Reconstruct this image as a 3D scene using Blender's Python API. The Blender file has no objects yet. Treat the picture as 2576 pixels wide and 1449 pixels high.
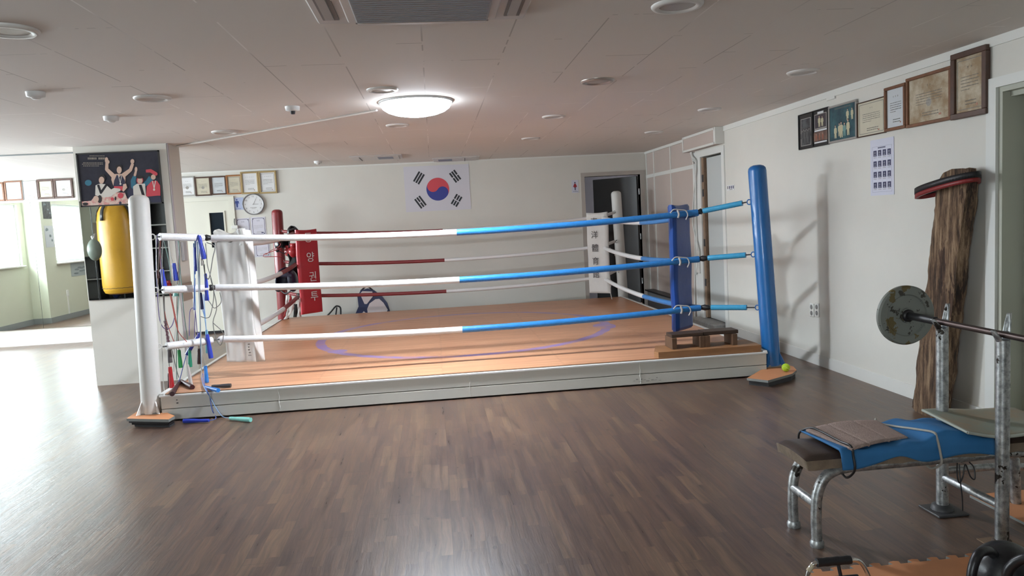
import bpy, math, random
from mathutils import Vector, Matrix
random.seed(7)
S = bpy.context.scene
C = S.collection
PI = math.pi

# ------------------------------------------------------------------ camera
CAMH = 1.45
FPX, YAW, PITCH, ROLL = 1894.0, .0993, .0895, -.0524
_f = Vector((math.sin(YAW)*math.cos(PITCH), math.cos(YAW)*math.cos(PITCH), -math.sin(PITCH)))
_r = Vector((math.cos(YAW), -math.sin(YAW), 0))
_u = _r.cross(_f)
RT = math.cos(ROLL)*_r + math.sin(ROLL)*_u
UP = -math.sin(ROLL)*_r + math.cos(ROLL)*_u
FW = _f
cam = bpy.data.cameras.new('camera'); camo = bpy.data.objects.new('camera', cam); C.objects.link(camo)
cam.sensor_fit = 'HORIZONTAL'; cam.sensor_width = 36; cam.lens = 36*FPX/2576
cam.clip_start = .05; cam.clip_end = 200
M = Matrix((RT, UP, -FW)).transposed().to_4x4(); M.translation = (0, 0, CAMH); camo.matrix_world = M
S.camera = camo

# ------------------------------------------------------------------ view, world
S.view_settings.view_transform = 'Standard'; S.view_settings.look = 'None'
S.view_settings.gamma = 1; S.view_settings.use_curve_mapping = False
S.view_settings.exposure = 0.74
LAMP_POWER = 760.0
LAMP_EDGE = 18.0
W = bpy.data.worlds.new('sky'); S.world = W; W.use_nodes = True
_bg = W.node_tree.nodes['Background']; _bg.inputs[0].default_value = (.83, .93, 1.0, 1); _bg.inputs[1].default_value = 26.0

def sky_portal(name, loc, sx, sz, face):
    l = bpy.data.lights.new(name, 'AREA'); l.shape = 'RECTANGLE'; l.size = sx; l.size_y = sz
    l.cycles.is_portal = True
    o = bpy.data.objects.new(name, l); C.objects.link(o); o.location = loc
    o.rotation_euler = Vector(face).to_track_quat('-Z', 'Y').to_euler()
sky_portal('daylight_portal', (-7.55, 10.0, 1.66), 2.8, 1.2, (1, 0, 0))
sky_portal('daylight_portal', (-7.25, 6.75, 1.66), 2.6, 1.2, (1, 0, 0))
sky_portal('daylight_portal', (-2.3, -2.65, 1.6), 1.2, 1.2, (0, 1, 0))  # sky through the rear window that is added for ambient light

# ------------------------------------------------------------------ measuring helpers: where a sight line meets a real plane
def _ray(x, y): return RT*((x-1288)/FPX) - UP*((y-724.5)/FPX) + FW
CP = Vector((0, 0, CAMH))
def zp(x, y, z): d = _ray(x, y); return CP + d*((z-CAMH)/d.z)
def yp(x, y, Y): d = _ray(x, y); return CP + d*(Y/d.y)
def xp(x, y, X): d = _ray(x, y); return CP + d*(X/d.x)
def XR(Y): return 3.34+(11.6-Y)*.0105
def rp(x, y):
    X = 3.4
    for _ in range(4): X = XR(xp(x, y, X).y)
    return xp(x, y, X)

# ------------------------------------------------------------------ materials
MATS = {}
def mat(name, col, rough=.5, metal=0, var=0, vscale=8, bump=0, bscale=40, col2=None, stretch=None, spec=None, emit=None, estr=0, coat=0, sheen=0, trans=0):
    if name in MATS: return MATS[name]
    m = bpy.data.materials.new(name); m.use_nodes = True; MATS[name] = m
    nt = m.node_tree; b = nt.nodes['Principled BSDF']
    b.inputs['Base Color'].default_value = (*col, 1); b.inputs['Roughness'].default_value = rough; b.inputs['Metallic'].default_value = metal
    if spec is not None: b.inputs['Specular IOR Level'].default_value = spec
    if coat: b.inputs['Coat Weight'].default_value = coat
    if sheen: b.inputs['Sheen Weight'].default_value = sheen
    if emit: b.inputs['Emission Color'].default_value = (*emit, 1); b.inputs['Emission Strength'].default_value = estr
    if var or bump or col2:
        tc = nt.nodes.new('ShaderNodeTexCoord'); mp = nt.nodes.new('ShaderNodeMapping'); nt.links.new(tc.outputs['Object'], mp.inputs[0])
        if stretch: mp.inputs['Scale'].default_value = stretch
    if var or col2:
        n = nt.nodes.new('ShaderNodeTexNoise'); n.inputs['Scale'].default_value = vscale; n.inputs['Detail'].default_value = 6; n.inputs['Roughness'].default_value = .65
        nt.links.new(mp.outputs[0], n.inputs['Vector'])
        r = nt.nodes.new('ShaderNodeValToRGB'); nt.links.new(n.outputs['Fac'], r.inputs[0])
        c2 = col2 if col2 else tuple(c*(1-var) for c in col)
        r.color_ramp.elements[0].position = .4 if col2 else .3; r.color_ramp.elements[1].position = .6 if col2 else .7
        r.color_ramp.elements[0].color = (*c2, 1); r.color_ramp.elements[1].color = (*col, 1)
        nt.links.new(r.outputs[0], b.inputs['Base Color'])
    if bump:
        n2 = nt.nodes.new('ShaderNodeTexNoise'); n2.inputs['Scale'].default_value = bscale; n2.inputs['Detail'].default_value = 4
        nt.links.new(mp.outputs[0], n2.inputs['Vector'])
        bp = nt.nodes.new('ShaderNodeBump'); bp.inputs['Strength'].default_value = bump; bp.inputs['Distance'].default_value = .01
        nt.links.new(n2.outputs['Fac'], bp.inputs['Height']); nt.links.new(bp.outputs[0], b.inputs['Normal'])
    return m

class NG:                                     # tiny node-graph writer
    def __init__(s, m): s.nt = m.node_tree; s.b = s.nt.nodes['Principled BSDF']
    def n(s, t, **k):
        o = s.nt.nodes.new(t)
        for a, v in k.items(): setattr(o, a, v)
        return o
    def l(s, a, b): s.nt.links.new(a, b)
    def v(s, op, a, b=None, c=None):
        o = s.n('ShaderNodeMath', operation=op)
        for i, q in enumerate((a, b, c)):
            if q is None: continue
            if isinstance(q, (int, float)): o.inputs[i].default_value = q
            else: s.l(q, o.inputs[i])
        return o.outputs[0]
    def mix(s, f, a, b, bt='MIX'):
        o = s.n('ShaderNodeMix', data_type='RGBA', blend_type=bt)
        for i, q in ((0, f), (6, a), (7, b)):
            if isinstance(q, (int, float)): o.inputs[i].default_value = q
            elif isinstance(q, tuple): o.inputs[i].default_value = (*q, 1)
            else: s.l(q, o.inputs[i])
        return o.outputs[2]
    def noise(s, vec, sc, det=4, r=.5):
        o = s.n('ShaderNodeTexNoise'); o.inputs['Scale'].default_value = sc; o.inputs['Detail'].default_value = det; o.inputs['Roughness'].default_value = r
        s.l(vec, o.inputs['Vector']); return o.outputs['Fac']
    def comb(s, x, y, z=0):
        o = s.n('ShaderNodeCombineXYZ')
        for i, q in enumerate((x, y, z)):
            if isinstance(q, (int, float)): o.inputs[i].default_value = q
            else: s.l(q, o.inputs[i])
        return o.outputs[0]
    def ramp(s, f, stops):
        o = s.n('ShaderNodeValToRGB'); s.l(f, o.inputs[0]); e = o.color_ramp.elements
        while len(e) < len(stops): e.new(.5)
        for i, (p, c) in enumerate(stops): e[i].position = p; e[i].color = (*c, 1)
        return o.outputs[0]

def tiles(g, w, L, stagger=True):
    "row/column cells: returns (x, y, cell id, distance to joint across, distance to joint along)"
    tc = g.n('ShaderNodeTexCoord'); sp = g.n('ShaderNodeSeparateXYZ'); g.l(tc.outputs['Object'], sp.inputs[0])
    x, y = sp.outputs[0], sp.outputs[1]
    xr = g.v('DIVIDE', x, w); row = g.v('FLOOR', xr); fx = g.v('FRACT', xr)
    wn = g.n('ShaderNodeTexWhiteNoise', noise_dimensions='1D'); g.l(row, wn.inputs['W'])
    yr = g.v('DIVIDE', y, L)
    if stagger == 'half': yr = g.v('ADD', yr, g.v('MULTIPLY', g.v('MODULO', row, 2.0), .5))
    elif stagger: yr = g.v('ADD', yr, wn.outputs['Value'])
    col = g.v('FLOOR', yr); fy = g.v('FRACT', yr)
    w2 = g.n('ShaderNodeTexWhiteNoise', noise_dimensions='2D'); g.l(g.comb(row, col), w2.inputs['Vector'])
    dx = g.v('MULTIPLY', g.v('MINIMUM', fx, g.v('SUBTRACT', 1.0, fx)), w)
    dy = g.v('MULTIPLY', g.v('MINIMUM', fy, g.v('SUBTRACT', 1.0, fy)), L)
    return x, y, w2.outputs['Value'], dx, dy, tc.outputs['Object']

def floor_material():
    m = bpy.data.materials.new('wood_plank_flooring'); m.use_nodes = True; g = NG(m)
    x, y, idv, dx, dy, oc = tiles(g, .155, .95)
    _, _, id2, ex, ey, _ = tiles(g, .155/3, .41)
    warp = g.v('MULTIPLY', g.noise(oc, 2.5, 2, .5), 2.0)
    gr = g.noise(g.comb(g.v('ADD', g.v('MULTIPLY', x, 34.0), warp), g.v('MULTIPLY', y, 1.9), g.v('MULTIPLY', id2, 30.0)), 1.0, 7, .68)
    base = g.ramp(id2, [(0, (.082, .052, .044)), (.4, (.112, .070, .054)), (.7, (.145, .090, .060)), (.9, (.175, .118, .078)), (1, (.205, .135, .082))])
    base = g.mix(.5, base, g.ramp(idv, [(0, (.095, .062, .052)), (1, (.140, .088, .062))]))
    c = g.mix(g.v('MULTIPLY', g.v('SUBTRACT', gr, .34), 2.6), g.mix(1.0, base, (.55, .52, .52), 'MULTIPLY'), g.mix(1.0, base, (1.62, 1.50, 1.32), 'MULTIPLY'))
    fine = g.noise(g.comb(g.v('MULTIPLY', x, 130.0), g.v('MULTIPLY', y, 6.0), 0), 1.0, 4, .6)
    c = g.mix(g.v('MULTIPLY', fine, .45), c, g.mix(1.0, c, (.55, .55, .55), 'MULTIPLY'))
    kn = g.n('ShaderNodeTexVoronoi'); kn.inputs['Scale'].default_value = 1.0; g.l(g.comb(g.v('MULTIPLY', x, 6.0), g.v('MULTIPLY', y, 3.4)), kn.inputs['Vector'])
    knot = g.v('LESS_THAN', kn.outputs['Distance'], .065)
    c = g.mix(g.v('MULTIPLY', knot, .6), c, (.03, .018, .014))
    gap = g.v('MAXIMUM', g.v('LESS_THAN', dx, .0012), g.v('LESS_THAN', dy, .0014))
    c = g.mix(g.v('MULTIPLY', gap, .6), c, (.025, .018, .015))
    blot = g.noise(oc, 1.3, 4, .6)
    c = g.mix(g.v('MULTIPLY', blot, .25), c, (.115, .085, .075))
    g.l(c, g.b.inputs['Base Color'])
    ro = g.v('ADD', .20, g.v('MULTIPLY', gr, .24)); g.l(ro, g.b.inputs['Roughness'])
    g.b.inputs['Specular IOR Level'].default_value = .42
    bp = g.n('ShaderNodeBump'); bp.inputs['Strength'].default_value = .4; bp.inputs['Distance'].default_value = .004
    g.l(g.v('SUBTRACT', gr, g.v('MULTIPLY', gap, .5)), bp.inputs['Height']); g.l(bp.outputs[0], g.b.inputs['Normal'])
    return m

def ceiling_material():
    m = bpy.data.materials.new('painted_ceiling_boards'); m.use_nodes = True; g = NG(m)
    x, y, idv, dx, dy, oc = tiles(g, .45, .90, 'half')
    vis = g.noise(oc, 1.7, 3, .6)
    on = g.v('GREATER_THAN', vis, .47)
    on2 = g.v('GREATER_THAN', g.noise(g.comb(g.v('MULTIPLY', x, 1.3), g.v('MULTIPLY', y, .7), 5.0), 2.0, 3, .6), .53)
    line = g.v('MAXIMUM', g.v('MULTIPLY', g.v('LESS_THAN', dx, .004), on), g.v('MULTIPLY', g.v('LESS_THAN', dy, .005), on2))
    sh = g.noise(g.comb(x, y, 9.0), .55, 2, .5)
    lc = g.ramp(sh, [(.42, (.40, .37, .34)), (.5, (.55, .52, .49)), (.56, (.92, .89, .86))])
    base = g.mix(g.v('MULTIPLY', idv, .25), (.73, .688, .645), (.68, .64, .60))
    patch = g.noise(oc, .5, 4, .6)
    base = g.mix(g.v('MULTIPLY', patch, .3), base, (.66, .62, .58))
    c = g.mix(g.v('MULTIPLY', line, .75), base, lc)
    g.l(c, g.b.inputs['Base Color']); g.b.inputs['Roughness'].default_value = .75
    return m

def deck_material():
    m = bpy.data.materials.new('orange_brown_foam_mat'); m.use_nodes = True; g = NG(m)
    x, y, idv, dx, dy, oc = tiles(g, 1.02, 1.02, False)
    gr = g.noise(g.comb(g.v('MULTIPLY', x, 1.2), g.v('MULTIPLY', y, 14.0), g.v('MULTIPLY', idv, 20.0)), 1.0, 5, .6)
    c = g.ramp(gr, [(.25, (.40, .185, .095)), (.5, (.53, .265, .145)), (.75, (.64, .355, .205))])
    c = g.mix(g.v('MULTIPLY', idv, .30), c, (.47, .22, .12))
    st = g.noise(oc, 1.4, 5, .65)
    c = g.mix(g.v('MULTIPLY', g.v('GREATER_THAN', st, .60), .18), c, (.30, .13, .07))
    wig = g.v('MULTIPLY', g.v('SINE', g.v('MULTIPLY', y, 90.0)), .008); wig2 = g.v('MULTIPLY', g.v('SINE', g.v('MULTIPLY', x, 90.0)), .008)
    ax = g.v('LESS_THAN', g.v('ABSOLUTE', g.v('ADD', dx, wig)), .0035); ay = g.v('LESS_THAN', g.v('ABSOLUTE', g.v('ADD', dy, wig2)), .0035)
    c = g.mix(g.v('MULTIPLY', g.v('MAXIMUM', ax, ay), .35), c, (.20, .09, .05))
    # worn purple painted circle
    px_, py_ = g.v('SUBTRACT', x, .29), g.v('SUBTRACT', y, 8.55)
    r = g.v('SQRT', g.v('ADD', g.v('MULTIPLY', px_, px_), g.v('MULTIPLY', py_, py_)))
    edge = g.v('MULTIPLY', g.v('SUBTRACT', g.noise(oc, 5.0, 3, .6), .5), .05)
    ring = g.v('LESS_THAN', g.v('ABSOLUTE', g.v('SUBTRACT', g.v('ADD', r, edge), 1.61)), .050)
    bx, by = g.v('SUBTRACT', x, 1.84), g.v('SUBTRACT', y, 8.22)
    blob = g.v('LESS_THAN', g.v('ADD', g.v('SQRT', g.v('ADD', g.v('MULTIPLY', bx, bx), g.v('MULTIPLY', g.v('MULTIPLY', by, by), .35))), edge), .12)
    b2x, b2y = g.v('SUBTRACT', x, -1.05), g.v('SUBTRACT', y, 7.72)
    blob2 = g.v('LESS_THAN', g.v('ADD', g.v('SQRT', g.v('ADD', g.v('MULTIPLY', b2x, b2x), g.v('MULTIPLY', b2y, b2y))), edge), .10)
    ring = g.v('MAXIMUM', ring, g.v('MAXIMUM', blob, blob2))
    wear = g.ramp(g.noise(oc, 3.2, 4, .6), [(.32, (.25,)*3), (.52, (1,)*3)])
    c = g.mix(g.v('MULTIPLY', g.v('MULTIPLY', ring, .92), wear), c, (.27, .19, .44))
    g.l(c, g.b.inputs['Base Color']); g.b.inputs['Roughness'].default_value = .36; g.b.inputs['Specular IOR Level'].default_value = .45
    bp = g.n('ShaderNodeBump'); bp.inputs['Strength'].default_value = .12; bp.inputs['Distance'].default_value = .004
    g.l(g.noise(oc, 60.0, 3, .5), bp.inputs['Height']); g.l(bp.outputs[0], g.b.inputs['Normal'])
    return m

def plate_material():
    m = bpy.data.materials.new('chipped_grey_paint'); m.use_nodes = True; g = NG(m)
    tc = g.n('ShaderNodeTexCoord'); oc = tc.outputs['Object']
    n1 = g.noise(oc, 9.0, 5, .6); n2 = g.noise(oc, 16.0, 5, .7)
    c = g.mix(g.v('GREATER_THAN', n2, .59), (.17, .18, .16), (.035, .03, .022))
    c = g.mix(g.v('GREATER_THAN', n1, .575), c, (.115, .085, .03))
    g.l(c, g.b.inputs['Base Color']); g.b.inputs['Roughness'].default_value = .5
    return m

def log_material():
    m = bpy.data.materials.new('weathered_log'); m.use_nodes = True; g = NG(m)
    tc = g.n('ShaderNodeTexCoord'); sp = g.n('ShaderNodeSeparateXYZ'); g.l(tc.outputs['Object'], sp.inputs[0])
    v = g.comb(g.v('MULTIPLY', sp.outputs[0], 34.0), g.v('MULTIPLY', sp.outputs[1], 34.0), g.v('MULTIPLY', sp.outputs[2], 3.2))
    n = g.noise(v, 1.0, 8, .72)
    big = g.noise(g.comb(g.v('MULTIPLY', sp.outputs[0], 9.0), g.v('MULTIPLY', sp.outputs[1], 9.0), g.v('MULTIPLY', sp.outputs[2], 2.0)), 1.0, 4, .6)
    c = g.ramp(n, [(.30, (.014, .009, .007)), (.42, (.070, .040, .024)), (.52, (.19, .115, .065)), (.66, (.42, .29, .18))])
    c = g.mix(g.v('GREATER_THAN', big, .58), c, g.mix(1.0, c, (.45, .40, .42), 'MULTIPLY'))
    g.l(c, g.b.inputs['Base Color']); g.b.inputs['Roughness'].default_value = .8
    bp = g.n('ShaderNodeBump'); bp.inputs['Strength'].default_value = .9; bp.inputs['Distance'].default_value = .02
    g.l(n, bp.inputs['Height']); g.l(bp.outputs[0], g.b.inputs['Normal'])
    return m

def galvanised_material():
    m = bpy.data.materials.new('worn_galvanised_steel'); m.use_nodes = True; g = NG(m)
    tc = g.n('ShaderNodeTexCoord'); oc = tc.outputs['Object']
    n = g.noise(oc, 38.0, 5, .7); n2 = g.noise(oc, 14.0, 5, .65)
    c = g.ramp(n, [(.35, (.20, .21, .21)), (.65, (.50, .51, .51))])
    c = g.mix(g.v('GREATER_THAN', n2, .62), c, (.035, .03, .025))
    g.l(c, g.b.inputs['Base Color']); g.b.inputs['Roughness'].default_value = .42; g.b.inputs['Metallic'].default_value = .75
    return m

WALL = mat('cream_wall_paint', (.66, .645, .59), .6, var=.05, vscale=1.5, bump=.05, bscale=30)
WALLL = mat('pale_green_wall_paint', (.60, .62, .50), .6, var=.04, vscale=1.5)
TRIM = mat('white_gloss_trim', (.70, .70, .66), .4)
WHITE = mat('white_paint', (.72, .72, .71), .45)
FLOOR, CEIL, DECK = floor_material(), ceiling_material(), deck_material()
BLACK = mat('black_plastic', (.012, .012, .014), .4)
DARK = mat('dark_grey', (.04, .04, .042), .5)
GALV, PLATE, LOGM = galvanised_material(), plate_material(), log_material()
CHROME = mat('chrome', (.75, .74, .72), .15, 1)
IRON = mat('dark_bar_steel', (.075, .055, .05), .4, .8)
MIRROR = mat('silvered_mirror', (.86, .89, .87), .015, 1)
ROPEW = mat('white_rope_tape', (.72, .72, .72), .4, bump=.3, bscale=60)
ROPEB = mat('blue_rope_tape', (.030, .20, .52), .28, bump=.3, bscale=60, var=.2, vscale=30)
ROPEC = mat('light_blue_tape', (.05, .33, .56), .22, bump=.3, bscale=60, var=.15, vscale=30)
ROPER = mat('dark_red_rope_tape', (.20, .022, .025), .45, bump=.2, bscale=60)
POSTB = mat('blue_post_paint', (.016, .145, .42), .3, var=.15, vscale=7, coat=.3)
POSTR = mat('red_post_paint', (.23, .020, .024), .35, var=.12, vscale=7, coat=.2)
POSTW = mat('white_post_paint', (.66, .65, .62), .45, var=.05, vscale=9)
PADB = mat('blue_vinyl', (.008, .055, .26), .32, var=.1, vscale=9, bump=.2, bscale=12)
PADR = mat('red_vinyl', (.42, .018, .030), .38, var=.08, vscale=9, bump=.25, bscale=12)
PADW = mat('white_canvas', (.62, .60, .57), .7, var=.08, vscale=9, bump=.3, bscale=14)
GLASS = bpy.data.materials.new('window_glass'); GLASS.use_nodes = True
_n = GLASS.node_tree; _n.nodes.clear(); _o = _n.nodes.new('ShaderNodeOutputMaterial'); _m = _n.nodes.new('ShaderNodeMixShader'); _t = _n.nodes.new('ShaderNodeBsdfTransparent'); _g = _n.nodes.new('ShaderNodeBsdfGlossy')
_g.inputs['Roughness'].default_value = .02; _m.inputs[0].default_value = .08
_n.links.new(_t.outputs[0], _m.inputs[1]); _n.links.new(_g.outputs[0], _m.inputs[2]); _n.links.new(_m.outputs[0], _o.inputs[0])

# ------------------------------------------------------------------ mesh builder
class MB:
    def __init__(s): s.v = []; s.f = []; s.m = []; s.mats = []; s.sm = []
    def _mi(s, m):
        if m is None: m = s.mats[0] if s.mats else WHITE
        if m not in s.mats: s.mats.append(m)
        return s.mats.index(m)
    def add(s, vs, fs, m=None, smooth=False, T=None):
        i0 = len(s.v); mi = s._mi(m)
        s.v += [tuple(T @ Vector(p)) if T else tuple(p) for p in vs]
        for f in fs: s.f.append(tuple(i0+i for i in f)); s.m.append(mi); s.sm.append(smooth)
        return s
    def box(s, lo, hi, m=None, T=None, bev=0):
        x0, y0, z0 = lo; x1, y1, z1 = hi
        if bev:
            b = min(bev, abs(x1-x0)/2.1, abs(y1-y0)/2.1, abs(z1-z0)/2.1)
            vs = []; idx = {}
            for ix, X in enumerate((x0, x1)):
                for iy, Y in enumerate((y0, y1)):
                    for iz, Z in enumerate((z0, z1)):
                        sx, sy, sz = (b, -b)[ix], (b, -b)[iy], (b, -b)[iz]
                        idx[ix, iy, iz] = len(vs)
                        vs += [(X, Y+sy, Z+sz), (X+sx, Y, Z+sz), (X+sx, Y+sy, Z)]
            q = lambda a, b_, c, d, k: (idx[a]+k, idx[b_]+k, idx[c]+k, idx[d]+k)
            fs = [q((0,0,0), (0,0,1), (0,1,1), (0,1,0), 0), q((1,0,0), (1,1,0), (1,1,1), (1,0,1), 0),
                  q((0,0,0), (1,0,0), (1,0,1), (0,0,1), 1), q((0,1,0), (0,1,1), (1,1,1), (1,1,0), 1),
                  q((0,0,0), (0,1,0), (1,1,0), (1,0,0), 2), q((0,0,1), (1,0,1), (1,1,1), (0,1,1), 2)]
            for iy in (0, 1):
                for iz in (0, 1): a, b_ = idx[0, iy, iz], idx[1, iy, iz]; fs.append((a+1, b_+1, b_+2, a+2))
            for ix in (0, 1):
                for iz in (0, 1): a, b_ = idx[ix, 0, iz], idx[ix, 1, iz]; fs.append((a+0, b_+0, b_+2, a+2))
                for iy in (0, 1): a, b_ = idx[ix, iy, 0], idx[ix, iy, 1]; fs.append((a+0, b_+0, b_+1, a+1))
            for k in idx.values(): fs.append((k, k+1, k+2))
            return s.add(vs, fs, m, False, T)
        vs = [(x0,y0,z0),(x1,y0,z0),(x1,y1,z0),(x0,y1,z0),(x0,y0,z1),(x1,y0,z1),(x1,y1,z1),(x0,y1,z1)]
        return s.add(vs, [(3,2,1,0),(4,5,6,7),(0,1,5,4),(1,2,6,5),(2,3,7,6),(3,0,4,7)], m, False, T)
    def tube(s, pts, r, m=None, n=10, cap=True, T=None, smooth=True, flat=1.0):
        pts = [Vector(p) for p in pts]; k = len(pts); rs = r if hasattr(r, '__len__') else [r]*k
        vs = []; up = None
        for i, p in enumerate(pts):
            t = (pts[min(i+1, k-1)]-pts[max(i-1, 0)]).normalized()
            if up is None:
                up = Vector((0, 0, 1)) if abs(t.z) < .9 else Vector((1, 0, 0))
            a = t.cross(up)
            if a.length < 1e-5: a = t.orthogonal()
            a.normalize(); up = a.cross(t).normalized()
            for j in range(n):
                w = 2*PI*j/n; vs.append(p+a*(math.cos(w)*rs[i])+up*(math.sin(w)*rs[i]*flat))
        fs = [(i*n+j, i*n+(j+1) % n, (i+1)*n+(j+1) % n, (i+1)*n+j) for i in range(k-1) for j in range(n)]
        s.add(vs, fs, m, smooth, T)
        if cap: s.add(vs[:n], [tuple(range(n))[::-1]], m, False, T); s.add(vs[-n:], [tuple(range(n))], m, False, T)
        return s
    def lathe(s, prof, m=None, n=24, T=None, smooth=True, cap=True):
        vs = [(r*math.cos(2*PI*j/n), r*math.sin(2*PI*j/n), z) for r, z in prof for j in range(n)]
        fs = [(i*n+j, i*n+(j+1) % n, (i+1)*n+(j+1) % n, (i+1)*n+j) for i in range(len(prof)-1) for j in range(n)]
        s.add(vs, fs, m, smooth, T)
        for i, rev in ((0, True), (len(prof)-1, False)):
            if cap and prof[i][0] > 1e-4:
                f = tuple(range(n)); s.add(vs[i*n:(i+1)*n], [f[::-1] if rev else f], m, False, T)
        return s
    def poly(s, pts, m=None, T=None, z=0):
        s.add([(p[0], p[1], p[2] if len(p) > 2 else z) for p in pts], [tuple(range(len(pts)))], m, False, T); return s
    def prism(s, pts, h, m=None, T=None, z=0, mt=None):
        n = len(pts); vs = [(x, y, z) for x, y in pts]+[(x, y, z+h) for x, y in pts]
        s.add(vs, [tuple(range(n))[::-1]]+[(i, (i+1) % n, n+(i+1) % n, n+i) for i in range(n)], m, False, T)
        s.add(vs[n:], [tuple(range(n))], mt or m, False, T); return s
    def ell(s, c, r, m=None, T=None, n=16, k=10, smooth=True, fn=None):
        vs = []
        for i in range(k+1):
            ph = PI*i/k
            for j in range(n):
                th = 2*PI*j/n; d = Vector((math.sin(ph)*math.cos(th), math.sin(ph)*math.sin(th), math.cos(ph)))
                q = fn(d) if fn else 1.0
                vs.append((c[0]+r[0]*d.x*q, c[1]+r[1]*d.y*q, c[2]+r[2]*d.z*q))
        fs = [(i*n+j, (i+1)*n+j, (i+1)*n+(j+1) % n, i*n+(j+1) % n) for i in range(k) for j in range(n)]
        return s.add(vs, fs, m, smooth, T)
    def grid(s, fn, nu, nv, m=None, T=None, smooth=True):
        vs = [fn(i/nu, j/nv) for i in range(nu+1) for j in range(nv+1)]
        fs = [(i*(nv+1)+j, (i+1)*(nv+1)+j, (i+1)*(nv+1)+j+1, i*(nv+1)+j+1) for i in range(nu) for j in range(nv)]
        return s.add(vs, fs, m, smooth, T)
    def disc(s, c, r, m=None, T=None, n=28, a0=0, a1=2*PI, z=0):
        pts = [(c[0]+r*math.cos(a0+(a1-a0)*i/n), c[1]+r*math.sin(a0+(a1-a0)*i/n)) for i in range(n)]
        return s.poly(pts, m, T, z)
    def text(s, body, size, x, y, m, T=None, z=0, space=1.0):
        c = bpy.data.curves.new('writing', 'FONT'); c.body = body; c.size = size; c.align_x = 'CENTER'; c.align_y = 'CENTER'; c.space_character = space
        o = bpy.data.objects.new('writing', c); me = bpy.data.meshes.new_from_object(o)
        s.add([(v.co.x+x, v.co.y+y, z) for v in me.vertices], [tuple(p.vertices) for p in me.polygons], m, False, T)
        bpy.data.objects.remove(o); bpy.data.curves.remove(c); bpy.data.meshes.remove(me); return s
    def build(s, name, parent=None, origin=None):
        me = bpy.data.meshes.new(name)
        off = Vector(origin) if origin is not None else Vector((0, 0, 0))
        me.from_pydata([tuple(Vector(v)-off) for v in s.v], [], s.f); me.validate()
        for m in s.mats: me.materials.append(m)
        if len(me.polygons) == len(s.f):
            me.polygons.foreach_set('material_index', s.m); me.polygons.foreach_set('use_smooth', s.sm)
        me.update()
        o = bpy.data.objects.new(name, me); C.objects.link(o); o.location = off
        if parent: o.parent = parent
        return o

def solid(o, th, off=0):
    md = o.modifiers.new('thickness', 'SOLIDIFY'); md.thickness = th; md.offset = off; return o
def thing(name, label, cat, loc=(0, 0, 0), group=None, M=None):
    o = bpy.data.objects.new(name, None); C.objects.link(o); o.empty_display_size = .05
    if M is not None: o.matrix_world = M
    else: o.location = loc
    return tag(o, label, cat, group)
def tag(o, label, cat, group=None):
    o['label'] = label; o['category'] = cat
    if group: o['group'] = group
    return o
def struct(o): o['kind'] = 'structure'; return o
def smooth_path(pts, k=6):
    pts = [Vector(p) for p in pts]
    if len(pts) < 3: return pts
    out = []
    P_ = [pts[0]*2-pts[1]]+pts+[pts[-1]*2-pts[-2]]
    for i in range(1, len(P_)-2):
        a, b, c, d = P_[i-1:i+3]
        for j in range(k):
            t = j/k; out.append(.5*((2*b)+(c-a)*t+(2*a-5*b+4*c-d)*t*t+(3*b-a-3*c+d)*t**3))
    out.append(pts[-1]); return out
def dup(o, parent=None):
    c = o.copy(); C.objects.link(c)
    if parent: c.parent = parent
    for ch in list(o.children): dup(ch, c)
    return c

# wall-mounted local frames: x to the viewer's right, y up, z out of the wall
def on_back(x, z, Y=11.55): 
    m = Matrix(((1, 0, 0), (0, 0, 1), (0, -1, 0))).transposed().to_4x4()
    m = Matrix((Vector((1, 0, 0)), Vector((0, 0, 1)), Vector((0, -1, 0)))).transposed().to_4x4(); m.translation = (x, Y, z); return m
def on_right(Y, z, out=0):
    d = Vector((.0105, -1, 0)).normalized(); nrm = d.cross(Vector((0, 0, 1)))
    m = Matrix((d, Vector((0, 0, 1)), nrm)).transposed().to_4x4(); m.translation = Vector((XR(Y), Y, z))+nrm*out; return m
def on_left(Y, z, X):
    m = Matrix((Vector((0, 1, 0)), Vector((0, 0, 1)), Vector((1, 0, 0)))).transposed().to_4x4(); m.translation = (X, Y, z); return m
H = 2.395
YB = 11.55

# =================================================================== SETTING
# floor, ceiling
fm = MB(); fm.box((-7.5, -2.6, -.1), (3.9, 13.2, 0), FLOOR); struct(fm.build('floor'))
cm = MB(); cm.box((-7.6, -2.7, H), (4.1, 13.3, H+.1), CEIL); struct(cm.build('ceiling'))
# back wall with openings for the left door and the women's toilet door
def wall_x(name, X0, X1, holes, Y0, Y1, m, z1=H):
    b = MB(); b._mi(m); x = X0
    for (a, c, za, zb) in sorted(holes):
        b.box((x, Y0, 0), (a, Y1, z1), m)
        if za > 0: b.box((a, Y0, 0), (c, Y1, za), m)
        if zb < z1: b.box((a, Y0, zb), (c, Y1, z1), m)
        x = c
    b.box((x, Y0, 0), (X1, Y1, z1), m)
    return struct(b.build(name))
wall_x('wall_back', -7.6, 3.50, [(-4.00, -2.98, 0, 1.97), (2.36, 3.24, 0, 2.06)], YB, YB+.12, WALL)
wall_x('wall_rear', -3.6, 3.75, [(-2.9, -1.7, 1.0, 2.2)], -2.62, -2.5, WALL)
# partition and return wall behind the shelves, seen in the pillar mirror
b = MB(); b.box((-7.3, 1.38, 0), (-3.6, 1.5, H), WALLL); b.box((-3.72, -2.6, 0), (-3.6, 1.38, H), WALLL); struct(b.build('wall_partition'))
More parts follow.
